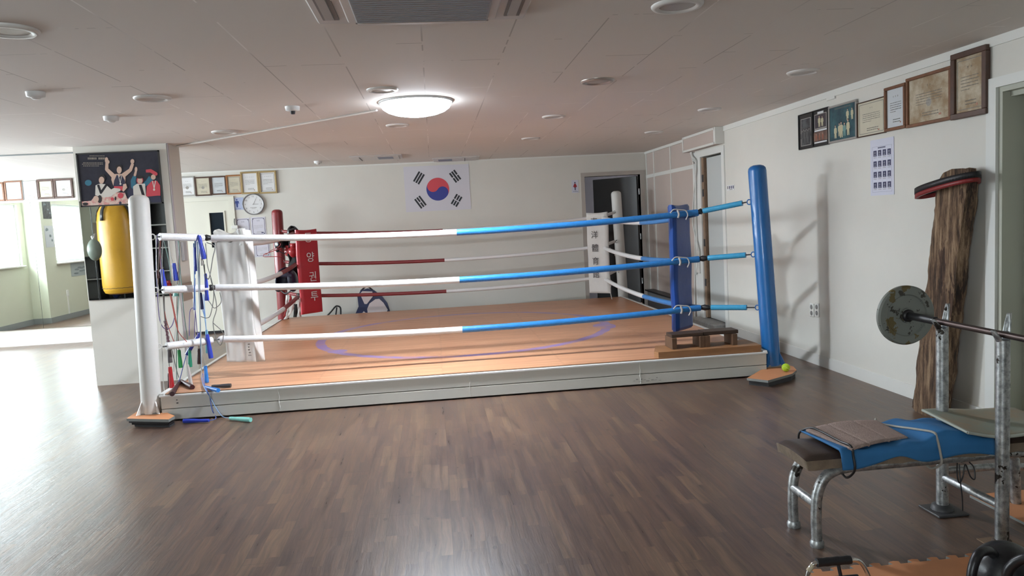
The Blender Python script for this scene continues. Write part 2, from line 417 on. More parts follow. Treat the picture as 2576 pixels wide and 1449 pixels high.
# right wall: front stretch, and the tan-panelled stretch beyond the exit door
def right_piece(b, Ya, Yb_, z0, z1, m, out0=0, out1=-.14):
    # out0 = face offset toward the room, out1 = back
    vs = []
    for Y in (Ya, Yb_):
        for o_ in (out0, out1):
            for z in (z0, z1): vs.append((XR(Y)-o_, Y, z))
    b.add(vs, [(0, 1, 5, 4), (2, 6, 7, 3), (0, 4, 6, 2), (1, 3, 7, 5), (0, 2, 3, 1), (4, 5, 7, 6)], m)
b = MB()
right_piece(b, 4.34, 8.52, 0, H, WALL); right_piece(b, 8.52, 9.40, 2.12, H, WALL); right_piece(b, 3.05, 4.34, 2.13, H, WALL); right_piece(b, -2.6, 3.05, 0, H, WALL)
struct(b.build('wall_right'))
TAN = mat('tan_panel', (.50, .42, .375), .6, var=.06, vscale=2)
b = MB(); right_piece(b, 9.40, YB+.02, 0, H, TAN); struct(b.build('wall_right_far'))
b = MB()
for Y in (9.43, 10.35, 11.12, 11.50): right_piece(b, Y-.014, Y+.014, 0, H, TRIM, .012, 0)
for z in (1.99,): right_piece(b, 9.43, 11.54, z, z+.05, TRIM, .010, 0)
right_piece(b, 9.43, 11.54, H-.035, H, TRIM, .02, 0)
struct(b.build('trim_1'))
# crown strip and baseboard of the right wall
b = MB(); right_piece(b, -2.5, 8.45, H-.055, H, TRIM, .012, 0); struct(b.build('trim_2'))
b = MB(); right_piece(b, 6.07, 6.20, H-.075, H-.05, TRIM, .014, 0); right_piece(b, 4.36, 8.50, 0, .10, TRIM, .012, 0); right_piece(b, -2.5, 3.0, 0, .10, TRIM, .012, 0); struct(b.build('baseboard_right'))
b = MB(); b.box((-2.9, YB-.012, 0), (2.33, YB, .09), TRIM); b.box((-7.4, YB-.012, 0), (-4.05, YB, .09), TRIM); struct(b.build('baseboard_back'))
b = MB(); b.box((-4.0, YB-.01, H-.02), (3.33, YB, H), TRIM); struct(b.build('trim_3'))
# left wall: two depths with a return between them, two windows
b = MB()
def left_wall(b, X, Y0, Y1, wy0, wy1, wz0, wz1, m):
    b.box((X-.16, Y0, 0), (X, wy0, H), m); b.box((X-.16, wy1, 0), (X, Y1, H), m)
    b.box((X-.16, wy0, 0), (X, wy1, wz0), m); b.box((X-.16, wy0, wz1), (X, wy1, H), m)
left_wall(b, -7.42, 8.45, YB+.1, 8.62, 11.30, 1.10, 2.19, WALLL)
left_wall(b, -7.12, 1.4, 8.45, 5.50, 8.00, 1.10, 2.21, WALLL)
b.box((-7.43, 8.35, 0), (-7.27, 8.449, H), WALLL)
struct(b.build('wall_left'))
b = MB(); b.box((-7.12, 1.5, 0), (-7.105, 8.45, .1), mat('grey_skirting', (.25, .27, .27), .5)); b.box((-7.42, 8.45, 0), (-7.405, YB, .1)); b.box((-7.42, 8.45, 0), (-7.105, 8.465, .1)); struct(b.build('baseboard_left'))
def window(name, X, Y0, Y1, z0, z1, ax='x'):
    T = None if ax == 'x' else Matrix.Translation((0, 0, 0))
    b = MB(); FR = mat('white_window_frame', (.72, .76, .76), .35)
    def bx(y0, y1, za, zb, d=.05):
        if ax == 'x': b.box((X-.09, y0, za), (X-.09+d, y1, zb), FR, bev=.004)
        else: b.box((y0, X-.09, za), (y1, X-.09+d, zb), FR, bev=.004)
    bx(Y0, Y1, z0, z0+.05); bx(Y0, Y1, z1-.05, z1); bx(Y0, Y0+.05, z0+.05, z1-.05); bx(Y1-.05, Y1, z0+.05, z1-.05)
    mid = (Y0+Y1)/2; bx(mid-.04, mid+.04, z0+.05, z1-.05, .07)
    o = struct(b.build(name))
    g = MB()
    if ax == 'x': g.box((X-.075, Y0+.05, z0+.05), (X-.07, Y1-.05, z1-.05), GLASS)
    else: g.box((Y0+.05, X-.075, z0+.05), (Y1-.05, X-.07, z1-.05), GLASS)
    g.build('glass_pane', o)
    s_ = MB()
    if ax == 'x': s_.box((X-.02, Y0-.03, z0-.03), (X+.05, Y1+.03, z0), TRIM, bev=.005); s_.box((X-.035, mid-.08, (z0+z1)/2-.07), (X-.01, mid-.055, (z0+z1)/2+.05), DARK)
    else: s_.box((Y0-.03, X-.02, z0-.03), (Y1+.03, X+.05, z0), TRIM, bev=.005)
    s_.build('window_sill', o)
window('window_1', -7.42, 8.62, 11.30, 1.10, 2.19)
window('window_2', -7.12, 5.50, 8.00, 1.10, 2.21)
window('window_added_rear', -2.5, -2.9, -1.7, 1.0, 2.2, 'y')  # unseen window in the rear wall, added for ambient light
# pillar (front face 7.92 m away)
b = MB(); b.box((-3.485, 7.92, 0), (-2.60, 8.31, H), WALL); struct(b.build('wall_pillar'))
b = MB(); b.box((-2.597, 7.925, .0), (-2.588, 7.965, H), mat('lilac_trim', (.52, .49, .52), .5)); struct(b.build('trim_4'))

# --- door on the right wall (exit): jamb, leaf, wooden edge, step
b = MB(); CAS = mat('white_door_casing', (.70, .71, .68), .45)
right_piece(b, 8.44, 8.52, 0, 2.18, CAS, .015, -.14); right_piece(b, 9.40, 9.46, 0, 2.18, CAS, .015, -.14); right_piece(b, 8.52, 9.40, 2.11, 2.18, CAS, .015, -.14)
b.box((3.352, 9.20, 0.08), (3.50, 9.40, 2.11), CAS)
d = struct(b.build('door_2'))
b = MB(); b.box((3.40, 8.54, .10), (3.44, 9.10, 2.09), mat('pale_grey_door', (.50, .53, .52), .5), bev=.004); b.build('door_leaf', d)
b = MB(); b.box((3.37, 9.13, .10), (3.41, 9.20, 2.10), mat('bare_wood_edge', (.30, .20, .13), .6, var=.4, vscale=12)); 
for z in (.5, 1.0, 1.62, 1.8): b.box((3.362, 9.14, z), (3.37, 9.18, z+.09), DARK)
b.build('door_edge', d)
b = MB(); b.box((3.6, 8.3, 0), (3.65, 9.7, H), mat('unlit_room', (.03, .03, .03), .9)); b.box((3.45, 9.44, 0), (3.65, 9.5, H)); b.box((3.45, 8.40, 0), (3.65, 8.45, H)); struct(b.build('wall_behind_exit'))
CONC = mat('rough_concrete', (.33, .32, .30), .85, var=.35, vscale=14, bump=.6, bscale=25)
b = MB(); b.box((3.22, 8.56, .0), (3.58, 9.36, .09), CONC, bev=.012); tag(b.build('door_step', origin=(3.4, 8.96, 0)), 'rough grey concrete step at the foot of the open side door', 'step')
# header box over the exit door
b = MB(); 
right_piece(b, 8.47, 9.56, 2.20, H-.002, TAN, .10, 0.0)
for (a, c, z0, z1) in ((8.47, 9.56, 2.20, 2.225), (8.47, 9.56, H-.03, H-.002), (8.47, 8.50, 2.20, H-.002), (9.53, 9.56, 2.20, H-.002)): right_piece(b, a, c, z0, z1, TRIM, .108, .1)
right_piece(b, 8.445, 8.47, 2.20, H-.002, TRIM, .108, 0)
tag(b.build('header_box', origin=(3.36, 9.0, 2.2)), 'tan panelled box with white edging above the side door', 'wall box')
# women's toilet door at the back
b = MB(); DF = mat('grey_beige_door_frame', (.43, .39, .35), .5)
b.box((2.30, YB-.02, 0), (2.36, YB+.14, 2.12), DF); b.box((3.24, YB-.02, 0), (3.30, YB+.14, 2.12), DF); b.box((2.36, YB-.02, 2.06), (3.24, YB+.14, 2.12), DF)
d = struct(b.build('door_1'))
GD = mat('dark_grey_metal_door', (.10, .10, .10), .45, var=.08, vscale=4)
T = Matrix.Translation((3.22, YB+.10, 0)) @ Matrix.Rotation(math.radians(180-48), 4, 'Z')
b = MB(); b.box((0, -.02, .04), (.84, .02, 2.04), GD, T=T, bev=.003); lf = b.build('door_leaf', d)
b = MB(); b.box((.78, -.035, 1.0), (.81, -.02, 1.12), DARK, T=T); b.box((.72, -.05, 1.05), (.80, -.035, 1.065), DARK, T=T); b.build('door_handle', lf)
for z in (.35, 1.05, 1.75):
    b = MB(); b.tube([(3.228, YB+.03, z), (3.228, YB+.03, z+.09)], .012, GALV); b.build('hinge', d)
b = MB(); UN = mat('dark_room_shade', (.035, .027, .030), .8)  # darkness of the unlit room is put into the wall colour
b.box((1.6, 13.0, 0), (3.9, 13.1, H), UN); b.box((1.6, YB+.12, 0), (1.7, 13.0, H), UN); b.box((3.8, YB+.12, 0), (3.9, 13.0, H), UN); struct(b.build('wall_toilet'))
# white door at the back left with a dark little window
b = MB(); CD = mat('cream_door_paint', (.68, .67, .58), .45)
b.box((-4.05, YB-.02, 0), (-4.0, YB+.1, 2.02), CD); b.box((-2.98, YB-.02, 0), (-2.90, YB+.1, 2.02), CD); b.box((-4.0, YB-.02, 1.965), (-2.98, YB+.1, 2.02), CD)
d = struct(b.build('door_3'))
b = MB()
b.box((-4.0, YB+.01, .04), (-3.27, YB+.05, 1.965), CD); b.box((-3.07, YB+.01, .04), (-2.98, YB+.05, 1.965), CD); b.box((-3.27, YB+.01, .04), (-3.07, YB+.05, 1.28), CD); b.box((-3.27, YB+.01, 1.79), (-3.07, YB+.05, 1.965), CD)
lf = b.build('door_leaf', d)
b = MB(); b.box((-3.27, YB+.02, 1.28), (-3.07, YB+.035, 1.79), mat('dark_glass', (.012, .02, .03), .15)); b.build('glass_pane', lf)
b = MB()
for lo, hi in (((-3.29, YB-.005, 1.26), (-3.27, YB+.012, 1.81)), ((-3.07, YB-.005, 1.26), (-3.05, YB+.012, 1.81)), ((-3.27, YB-.005, 1.79), (-3.07, YB+.012, 1.81)), ((-3.27, YB-.005, 1.26), (-3.07, YB+.012, 1.28))): b.box(lo, hi, CD)
b.build('window_trim', lf)
b = MB(); b.box((-4.0, YB+.005, .0), (-2.98, YB+.04, .04), BLACK); b.build('threshold', d)
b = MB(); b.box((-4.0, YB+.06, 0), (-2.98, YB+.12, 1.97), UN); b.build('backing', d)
# door recess at the far right edge of the view
b = MB(); PG = mat('pale_olive_door_paint', (.42, .43, .36), .5)
right_piece(b, 4.27, 4.35, 0, 2.15, CAS, .02, -.02); right_piece(b, 2.98, 3.06, 0, 2.15, CAS, .02, -.02); right_piece(b, 3.06, 4.27, 2.09, 2.15, CAS, .02, -.02)
d = struct(b.build('door_4'))
b = MB(); right_piece(b, 4.24, 4.27, .05, 2.09, PG, .0, -.18); right_piece(b, 3.06, 3.09, .05, 2.09, PG, 0, -.18); right_piece(b, 3.09, 4.24, 2.06, 2.09, PG, 0, -.18); right_piece(b, 3.09, 4.24, 2.03, 2.06, PG, -.05, -.08); b.build('door_jamb', d)
b = MB(); right_piece(b, 3.09, 4.24, .05, 2.06, PG, -.14, -.18); right_piece(b, 4.02, 4.05, .05, 2.06, mat('door_groove', (.20, .2, .17), .6), -.13, -.14); b.build('door_leaf', d)
b = MB(); right_piece(b, 3.06, 4.27, 0, .05, mat('pale_threshold', (.55, .56, .48), .5), .03, -.18); b.build('threshold', d)

# =================================================================== MIRRORS
b = MB(); b.box((-7.38, YB-.014, .24), (-5.735, YB-.002, 2.07), MIRROR); b.box((-5.73, YB-.014, .24), (-4.15, YB-.002, 2.07), MIRROR)
b.box((-5.735, YB-.012, .24), (-5.73, YB-.004, 2.07), DARK)
tag(b.build('wall_mirror', origin=(-5.7, YB, .24)), 'tall wall mirror on the back wall left of the pillar, reflecting windows', 'mirror')
b = MB(); b.box((-3.472, 7.906, .87), (-2.665, 7.918, 1.86), MIRROR)
b.add([(-3.472, 7.905, .87), (-2.665, 7.905, .87), (-2.665, 7.905, .874), (-3.472, 7.905, .874)], [(0, 1, 2, 3)], DARK)
tag(b.build('pillar_mirror', origin=(-3.05, 7.91, .87)), 'mirror on the pillar below the sports poster, reflecting the yellow bag and shelves', 'mirror')
# =================================================================== CEILING FIXTURES
LAMP = bpy.data.materials.new('lit_lamp_cover'); LAMP.use_nodes = True; g = NG(LAMP)
g.b.inputs['Base Color'].default_value = (.8, .8, .8, 1); g.b.inputs['Emission Color'].default_value = (.84, .91, 1.0, 1)
tc = g.n('ShaderNodeTexCoord'); sp = g.n('ShaderNodeSeparateXYZ'); g.l(tc.outputs['Object'], sp.inputs[0])       # the light module sits behind the middle of the frosted cover
rr = g.v('SQRT', g.v('ADD', g.v('MULTIPLY', sp.outputs[0], sp.outputs[0]), g.v('MULTIPLY', sp.outputs[1], sp.outputs[1])))
g.l(g.v('ADD', LAMP_EDGE, g.v('MULTIPLY', g.v('LESS_THAN', rr, .10), LAMP_POWER)), g.b.inputs['Emission Strength'])
t = thing('ceiling_lamp', 'glowing round white ceiling lamp above the boxing ring', 'ceiling lamp', (-.075, 5.92, H))
b = MB(); b.lathe([(.285, 0), (.285, -.014), (.25, -.016)], WHITE, 40, cap=False); b.build('base', t)
b = MB(); b.lathe([(.001, -.112), (.05, -.111), (.10, -.107), (.17, -.094), (.22, -.076), (.255, -.052), (.272, -.025), (.275, -.012)], LAMP, 40); b.build('diffuser', t)
# ceiling cassette air conditioner
ACW = mat('off_white_plastic', (.60, .58, .56), .4); ACG = mat('grey_grille_panel', (.27, .28, .30), .5)
t = thing('air_conditioner', 'large square cassette air conditioner set in the ceiling at the top edge', 'air conditioner', (.008, 3.095, H))
T = Matrix.Translation((0, 0, 0))
b = MB(); b.box((-.47, -.47, -.02), (.47, .47, 0), ACW, bev=.01); b.box((-.33, -.40, -.035), (.33, .40, -.018), ACW, bev=.006); b.build('housing', t)
b = MB(); b.box((-.29, -.36, -.045), (.29, .37, -.033), ACG, bev=.004)
for i in range(24): b.box((-.28, -.34+i*.03, -.047), (.28, -.335+i*.03, -.0445), mat('grille_slot', (.235, .245, .265), .6))
b.build('grille', t)
for sx in (-1, 1):
    b = MB(); b.box((sx*.40-.035, -.34, -.026), (sx*.40+.035, .38, -.019), mat('vent_slot_grey', (.16, .155, .15), .5)); b.box((sx*.40-.022, -.33, -.034), (sx*.40+.016, .35, -.024), mat('louvre_grey', (.36, .35, .34), .4)); b.build('louvre', t)
b = MB(); b.box((-.30, .415, -.026), (.30, .455, -.019), mat('vent_slot_grey', (0, 0, 0))); b.box((-.29, .42, -.034), (.29, .45, -.024), ACW); b.build('louvre', t)
# unlit round downlights
DLG = mat('frosted_cover_unlit', (.50, .47, .44), .3); DLW = mat('downlight_ring_white', (.66, .64, .61), .35); DLR = mat('dull_metal_reflector', (.45, .40, .36), .3, .6)
dl = [(22, 78, .12, 'half cut by the left picture edge'), (384, 248, .12, 'above the sports poster on the pillar'), (566, 333, .12, 'beside the white cable duct'),
      (962, 227, .11, 'just behind the glowing lamp'), (1704, 15, .12, 'largest in view, at the top edge right of the air conditioner'), (1503, 205, .12, 'with a bare metal rim, right of the glowing lamp'),
      (2021, 182, .115, 'above the framed certificates of the right wall'), (1785, 276, .11, 'nearest the header box of the side door'), (1393, 294, .11, 'in the middle row over the right half of the ring'),
      (1335, 349, .11, 'farthest of the middle row over the ring'), (1645, 333, .11, 'above the far corner with the tan panels'), (1000, 316, .11, 'small pale rim just below the glowing lamp')]
proto = None
def downlight(metal=False):
    t = thing('downlight', '', 'downlight')
    b = MB(); b.lathe([(.082, -.004), (.09, -.016), (.112, -.014), (.12, -.004), (.12, 0)], DLR if metal else DLW, 28, cap=False); b.build('rim', t)
    b = MB(); b.lathe([(0.001, -.008), (.05, -.010), (.084, -.006)], DLG, 28); b.build('cover', t)
    return t
proto = downlight()
for i, (x, y, r, w) in enumerate(dl):
    p = zp(x, y, H-.006)
    o = proto if i == 0 else (downlight(True) if i == 5 else dup(proto))
    o.location = (p.x, p.y, H); o.scale = (r/.12,)*3
    o['label'] = 'unlit round ceiling downlight '+w; o['category'] = 'downlight'; o['group'] = 'round recessed ceiling lights'
# smoke and heat detectors
def detector(x, y, w, big=False):
    p = zp(x, y, H-.02); t = thing('smoke_detector', w, 'smoke detector', (p.x, p.y, H), 'detectors on the ceiling')
    b = MB(); b.lathe([(.03, -.034), (.052, -.028), (.056, 0)], WHITE, 20); b.build('base', t)
    b = MB(); b.lathe([(.001, -.058), (.016, -.056), (.02, -.034)] if big else [(.001, -.045), (.02, -.044), (.03, -.034)], DARK if big else WHITE, 14); b.build('sensor', t)
detector(736, 275, 'white smoke detector with dark sensor left of the glowing lamp', True)
detector(90, 240, 'small white detector on the ceiling at far left')
detector(280, 300, 'small white detector above the pillar poster')
detector(800, 409, 'small white detector near the back wall left of the vents')
# vents near the back wall
VG = mat('blue_grey_mesh', (.20, .22, .30), .5)
def vent(pts, hole, w, slot):
    c = zp(*pts, H); t = thing('ceiling_vent', w, 'vent', (c.x, c.y, H), 'ceiling vents by the back wall')
    b = MB(); b.box((-.34, -.30, -.012), (.34, .30, 0), ACW, bev=.005); b.box((-.30, -.26, -.02), (.30, .26, -.012), ACW, bev=.004); b.build('frame', t)
    b = MB(); b.box((hole[0], -.2, -.023), (hole[1], .1, -.019), VG); b.build('mesh', t)
    b = MB(); b.box((slot, -.24, -.023), (slot+.012, .24, -.019), DARK); b.build('slot', t)
    return t
vent((948, 395), (.02, .22), 'rectangular ceiling vent nearer the lamp, mesh on its right half', -.22)
v = vent((1146, 403), (-.26, -.06), 'rectangular ceiling vent above the flag, mesh on its left half', .12); v.rotation_euler = (0, 0, -.04); v.location.y = 11.20
# cable duct from the pillar to the lamp
a, c = zp(445, 369, H-.012), zp(948, 279, H-.012)
b = MB(); b.tube([(a.x, a.y, H-.008), (c.x, c.y, H-.008)], .014, mat('white_duct', (.66, .63, .60), .4), 4, smooth=False, flat=.6)
tag(b.build('cable_duct', origin=(a.x, a.y, H)), 'white cable duct running along the ceiling from the pillar to the lamp', 'cable duct')
a, c = zp(0, 393, H-.01), zp(178, 382, H-.01)
b = MB(); b.box((a.x, a.y-.02, H-.012), (c.x+.05, a.y+.01, H), mat('grey_strip', (.22, .24, .24), .5)); tag(b.build('ceiling_strip', origin=(a.x, a.y, H)), 'dark grey metal strip on the ceiling left of the pillar', 'strip')

# =================================================================== BOXING RING
X0, X1, Y0, Y1, ZD = -2.235, 2.775, 6.135, 11.10, .213
SKIRT = mat('off_white_skirt_board', (.60, .59, .54), .5, var=.06, vscale=3, bump=.06)
DIRT = mat('grey_scuff', (.30, .29, .27), .7); SEAM = mat('dark_seam', (.16, .15, .13), .7)
t = thing('boxing_ring_platform', 'low boxing ring platform with orange brown mat and white skirt boards', 'ring platform', (.27, 8.6, 0))
def loc(b, n, p=None): 
    o = b.build(n); o.parent = p or t; o.matrix_parent_inverse = Matrix.Translation(-Vector((p or t).location)) if p is None else Matrix(); return o
b = MB(); b.box((X0+.02, Y0+.02, 0.012), (X1-.02, Y1-.02, ZD-.012), DARK); 
loc(b, 'frame')
b = MB()
b.box((X0, Y0, .012), (X1, Y0+.02, .098), SKIRT, bev=.004); b.box((X0, Y0, .102), (X1, Y0+.02, ZD-.004), SKIRT, bev=.004)
for s_ in (-1.32, .22, 1.66): 
    pts = [(s_+.003*math.sin(k*7.1), Y0-.002, .02+k*.012) for k in range(16)]; b.tube(pts, [.002+.0022*(k % 3 == 0) for k in range(16)], TRIM, 5)
for (x, z, w, h) in [(1.60+.022*k, .045+.012*math.sin(k*2.3), .012+.008*(k % 3), .003+.004*(k % 2)) for k in range(11)]: b.box((x, Y0-.0015, z), (x+w, Y0, z+h), DIRT)
b.box((X0+.12, Y0-.002, .14), (X0+.135, Y0, .148), DARK); b.box((X0+.12, Y0-.002, .165), (X0+.13, Y0, .172), DARK)
b.box((X0, Y0+.021, .012), (X0+.02, Y1-.021, ZD-.004), SKIRT); b.box((X1-.02, Y0+.021, .012), (X1, Y1-.021, ZD-.004), SKIRT); b.box((X0, Y1-.02, .012), (X1, Y1, ZD-.004), SKIRT)
loc(b, 'skirt_board')
b = MB(); EDGE = mat('white_edge_strip', (.70, .70, .68), .4)
for lo, hi in (((X0-.008, Y0-.008, ZD-.016), (X1+.008, Y0+.014, ZD)), ((X0-.008, Y1-.014, ZD-.016), (X1+.008, Y1+.008, ZD)), ((X0-.008, Y0, ZD-.014), (X0+.03, Y1, ZD+.014)), ((X1-.025, Y0, ZD-.014), (X1+.008, Y1, ZD+.012))): b.box(lo, hi, EDGE, bev=.003)
loc(b, 'edge_strip')
b = MB(); b.box((X0+.03, Y0+.03, ZD-.012), (X1-.03, Y1-.014, ZD+.006), DECK)
o = loc(b, 'mat')
b = MB(); b.box((X0+.03, Y0+.012, ZD-.012), (X1-1.0, Y0+.032, ZD+.001), mat('dark_gap', (.10, .085, .06), .8)); loc(b, 'mat_gap')

ZM = ZD+.006
# ---- posts
def post(name, foot, top, m, label, rings, zgus=.07, gm=None):
    foot, top = Vector(foot), Vector(top); t = thing('corner_post', label, 'ring post', foot, 'ring corner posts')
    ax = (top-foot); L = ax.length; q = ax.normalized().to_track_quat('Z', 'Y').to_matrix().to_4x4()
    b = MB(); R_ = .076; b.lathe([(R_, 0), (R_, L-.05), (R_*.93, L-.026), (R_*.72, L-.01), (R_*.4, L-.001), (0.001, L)], m, 24, T=q); b.build('pole', t)
    if zgus:
        for a in (.8, 2.35, 3.95, 5.5):
            T = Matrix.Rotation(a, 4, 'Z'); b = MB(); b.add([(.07, -.005, 0), (.125, -.005, 0), (.07, -.005, .11), (.07, .005, 0), (.125, .005, 0), (.07, .005, .11)], [(0, 1, 2), (5, 4, 3), (0, 3, 4, 1), (1, 4, 5, 2), (2, 5, 3, 0)], m, T=T); b.build('gusset', t)
    for z, dx, dy in rings:
        k = (z-foot.z)/(top.z-foot.z); c = ax*k; d = Vector((dx, dy, 0)).normalized(); c = c+d*.088
        b = MB(); b.tube([c+d*(.018*math.cos(w))+Vector((0, 0, .022*math.sin(w))) for w in [2*PI*i/12 for i in range(13)]], .005, m, 6, cap=False); b.build('eye_bolt', t)
    return t
ZR = (1.435, 1.015, .572)     # rope heights at the corners
SAG = (.068, .062, .058)
CNR = {'FL': (-1.88, 6.58), 'FR': (2.38, 6.58), 'BR': (2.36, 10.58), 'BL': (-1.90, 10.58)}
BF, BT = (2.872, 6.245, .075), (2.775, 6.245, 1.812)
post('b', BF, BT, POSTB, 'blue ring post leaning at the front right corner', [(1.50, -1, .8), (1.045, -1, .8), (.578, -1, .8)])
post('w', (-2.325, 6.18, .075), (-2.268, 6.18, 1.80), POSTW, 'white ring post at the front left corner, pillar behind it', [(1.468, 1, .9), (1.045, 1, .9), (.59, 1, .9)])
post('r', (-2.20, 10.93, ZM), (-2.172, 10.93, 1.775), POSTR, 'dark red ring post at the far left corner', [(1.47, 1, -1), (1.04, 1, -1), (.6, 1, -1)], 0)
post('v', (2.83, 11.25, 0), (2.775, 11.25, 1.81), POSTW, 'white ring post at the far right corner before the toilet door', [(1.49, -1, -1), (1.05, -1, -1), (.6, -1, -1)], 0)
FOAMO = mat('orange_foam', (.58, .25, .11), .6, var=.1, vscale=9); FOAMG = mat('grey_foam_edge', (.20, .21, .20), .7)
def foot_mat(px, label, z0, th, under):
    pts = [zp(x, y, z0+th) for x, y in px]
    for p in pts:
        if X0 < p.x < X1: p.y = min(p.y, Y0-.012)
    c = sum(pts, Vector())/len(pts)
    t = thing('foam_pad', label, 'foam pad', (c.x, c.y, 0), 'foam pads under the front ring posts')
    loc_ = [(p.x-c.x, p.y-c.y) for p in pts]
    area = sum(loc_[i][0]*loc_[(i+1) % len(loc_)][1]-loc_[(i+1) % len(loc_)][0]*loc_[i][1] for i in range(len(loc_)))
    if area < 0: loc_ = loc_[::-1]
    b = MB(); b.prism(loc_, th, FOAMG, z=z0, mt=FOAMO); b.build('top_layer', t)
    b = MB()
    for i in range(under): b.prism([(x*(.93-.05*i)+.01*i, y*(.9-.04*i)) for x, y in loc_], z0/under*.82, BLACK if i % 2 else DARK, z=z0-(i+1)*z0/under+.001)
    b.build('under_layer', t)
    return t
foot_mat([(1879, 951), (1932, 957), (1993, 940), (2004, 931), (1996, 922), (1962, 912), (1903, 926)], 'orange foam pad under the blue post, tennis ball on it', .042, .02, 1)
foot_mat([(318, 1053), (424, 1055), (440, 1046), (402, 1030), (352, 1030)], 'stack of orange and black foam pads under the front white post', .05, .022, 3)
b = MB(); b.box((2.80, 6.18, .062), (2.95, 6.31, .085), mat('grey_block', (.30, .29, .27), .8), bev=.004); tag(b.build('spacer_block', origin=(2.87, 6.24, .062)), 'small grey wooden block under the foot of the blue post', 'block')
b = MB(); b.box((-2.40, 6.11, .072), (-2.25, 6.25, .082), mat('grey_block', (0, 0, 0))); tag(b.build('spacer_block', origin=(-2.325, 6.18, .072)), 'small grey block under the foot of the front white post', 'block')

# ---- ropes
def rope_pts(a, b_, z, sag, n=90):
    a, b_ = Vector((*a, z)), Vector((*b_, z)); return [a.lerp(b_, i/n)-Vector((0, 0, sag*4*(i/n)*(1-i/n))) for i in range(n+1)]
def rope(a, b_, z, sag, split, m1, m2, label, r=.0275):
    pts = rope_pts(a, b_, z, sag, 160); k = int(split*160)
    t = thing('ring_rope', label, 'ring rope', pts[0], 'padded ring ropes')
    rr = [r*(1+.045*((i*.42) % 1.0)) for i in range(161)]
    o = pts[0]
    for part, (i0, i1, m) in (('sleeve', (0, k, m1)), ('sleeve', (k, 160, m2))):
        if i1-i0 < 2: continue
        bb = MB(); bb.tube([p-o for p in pts[i0:i1+1]], rr[i0:i1+1], m, 14); q = bb.build(part, t)
        q['label'] = {ROPEW: 'white taped sleeve', ROPEB: 'blue taped sleeve', ROPER: 'dark red taped sleeve'}[m]
    return t
def insets(a, b_, e=.05): a, b_ = Vector(a), Vector(b_); d = (b_-a).normalized(); return tuple(a+d*e), tuple(b_-d*e)
hn = ('top', 'middle', 'bottom')
for i in range(3):
    a, c = insets(CNR['FL'], CNR['FR'], .02); rope(a, c, ZR[i], SAG[i]*.95, (.205-a[0])/(c[0]-a[0]), ROPEW, ROPEB, hn[i]+' front rope, half white half blue, nearest the camera')
    a, c = insets(CNR['BL'], CNR['BR']); rope(a, c, ZR[i]-.005, SAG[i]*1.05, (.15-a[0])/(c[0]-a[0]), ROPER, ROPEW, hn[i]+' back rope, half dark red half white, before the back wall', .024)
    a, c = insets(CNR['FR'], CNR['BR'], .07); rope(a, c, ZR[i]-.01, SAG[i]*1.15, .47, ROPEB, ROPEW, hn[i]+' right side rope, blue near half and white far half', .026)
    a, c = insets(CNR['FL'], CNR['BL'], .07); rope(a, c, ZR[i]-.01, SAG[i]*1.1, .73, ROPEW, ROPER, hn[i]+' left side rope, white near part and red far end', .026)
# ---- turnbuckles with taped covers
def turnbuckle(P, Q, m, label, L0, L1, r=.024, tied=BLACK, jaw=True):
    P, Q = Vector(P), Vector(Q); d = Q-P; t = thing('turnbuckle', label, 'turnbuckle', P, 'turnbuckles at the ring corners')
    b = MB(); b.tube([(0, 0, 0), d], .006, DARK, 8); b.build('rod', t)
    n = 24; pts = [d*(L0+(L1-L0)*i/n) for i in range(n+1)]; b = MB(); b.tube(pts, [r*(1+.05*((i*.5) % 1.0)) for i in range(n+1)], m, 14); b.build('cover', t)
    b = MB(); b.tube([d*(L1+.01), d*(L1+.03), d*.90, d*1.0], [.010, .02, .028, .016], tied, 8)
    for k in (0, 1): b.tube([d*(L1+.05)+Vector((.02*math.cos(w), .006*k, .02*math.sin(w))) for w in [2*PI*i/10 for i in range(11)]], .005, tied, 5, cap=False)
    if jaw: b.build('shackle', t)
    return t
def off(base, top, z):
    k = (z-base[2])/(top[2]-base[2]); return Vector(base).lerp(Vector(top), k)
for i, (zz, Lx) in enumerate(((1.50, (.08, .86)), (1.045, (.09, .80)), (.578, (.14, .78)))):
    p = off(BF, BT, zz); d = Vector((-1, .8, 0)).normalized(); p = p+d*.11
    turnbuckle(p, (2.36, 6.60, ZR[i]), ROPEC, hn[i]+' turnbuckle in light blue tape at the blue post', *Lx)
for i, zz in enumerate((1.468, 1.045, .59)):
    p = off((-2.325, 6.18, .075), (-2.268, 6.18, 1.8), zz)+Vector((.1, .04, 0)); 
    turnbuckle(p, (-1.86, 6.58, ZR[i]), ROPEW, hn[i]+' turnbuckle in white tape at the front white post', .06, .84, .03, jaw=(i < 2))
for i, zz in enumerate((1.47, 1.04, .6)):
    turnbuckle((-2.125, 10.855, zz), (-1.88, 10.60, ZR[i]), ROPER, hn[i]+' turnbuckle in dark red tape at the red post', .2, .8, .022)
    turnbuckle((2.735, 11.175, zz+.02), (2.38, 10.62, ZR[i]), ROPEW, hn[i]+' turnbuckle in white tape at the far white post', .15, .7, .022)
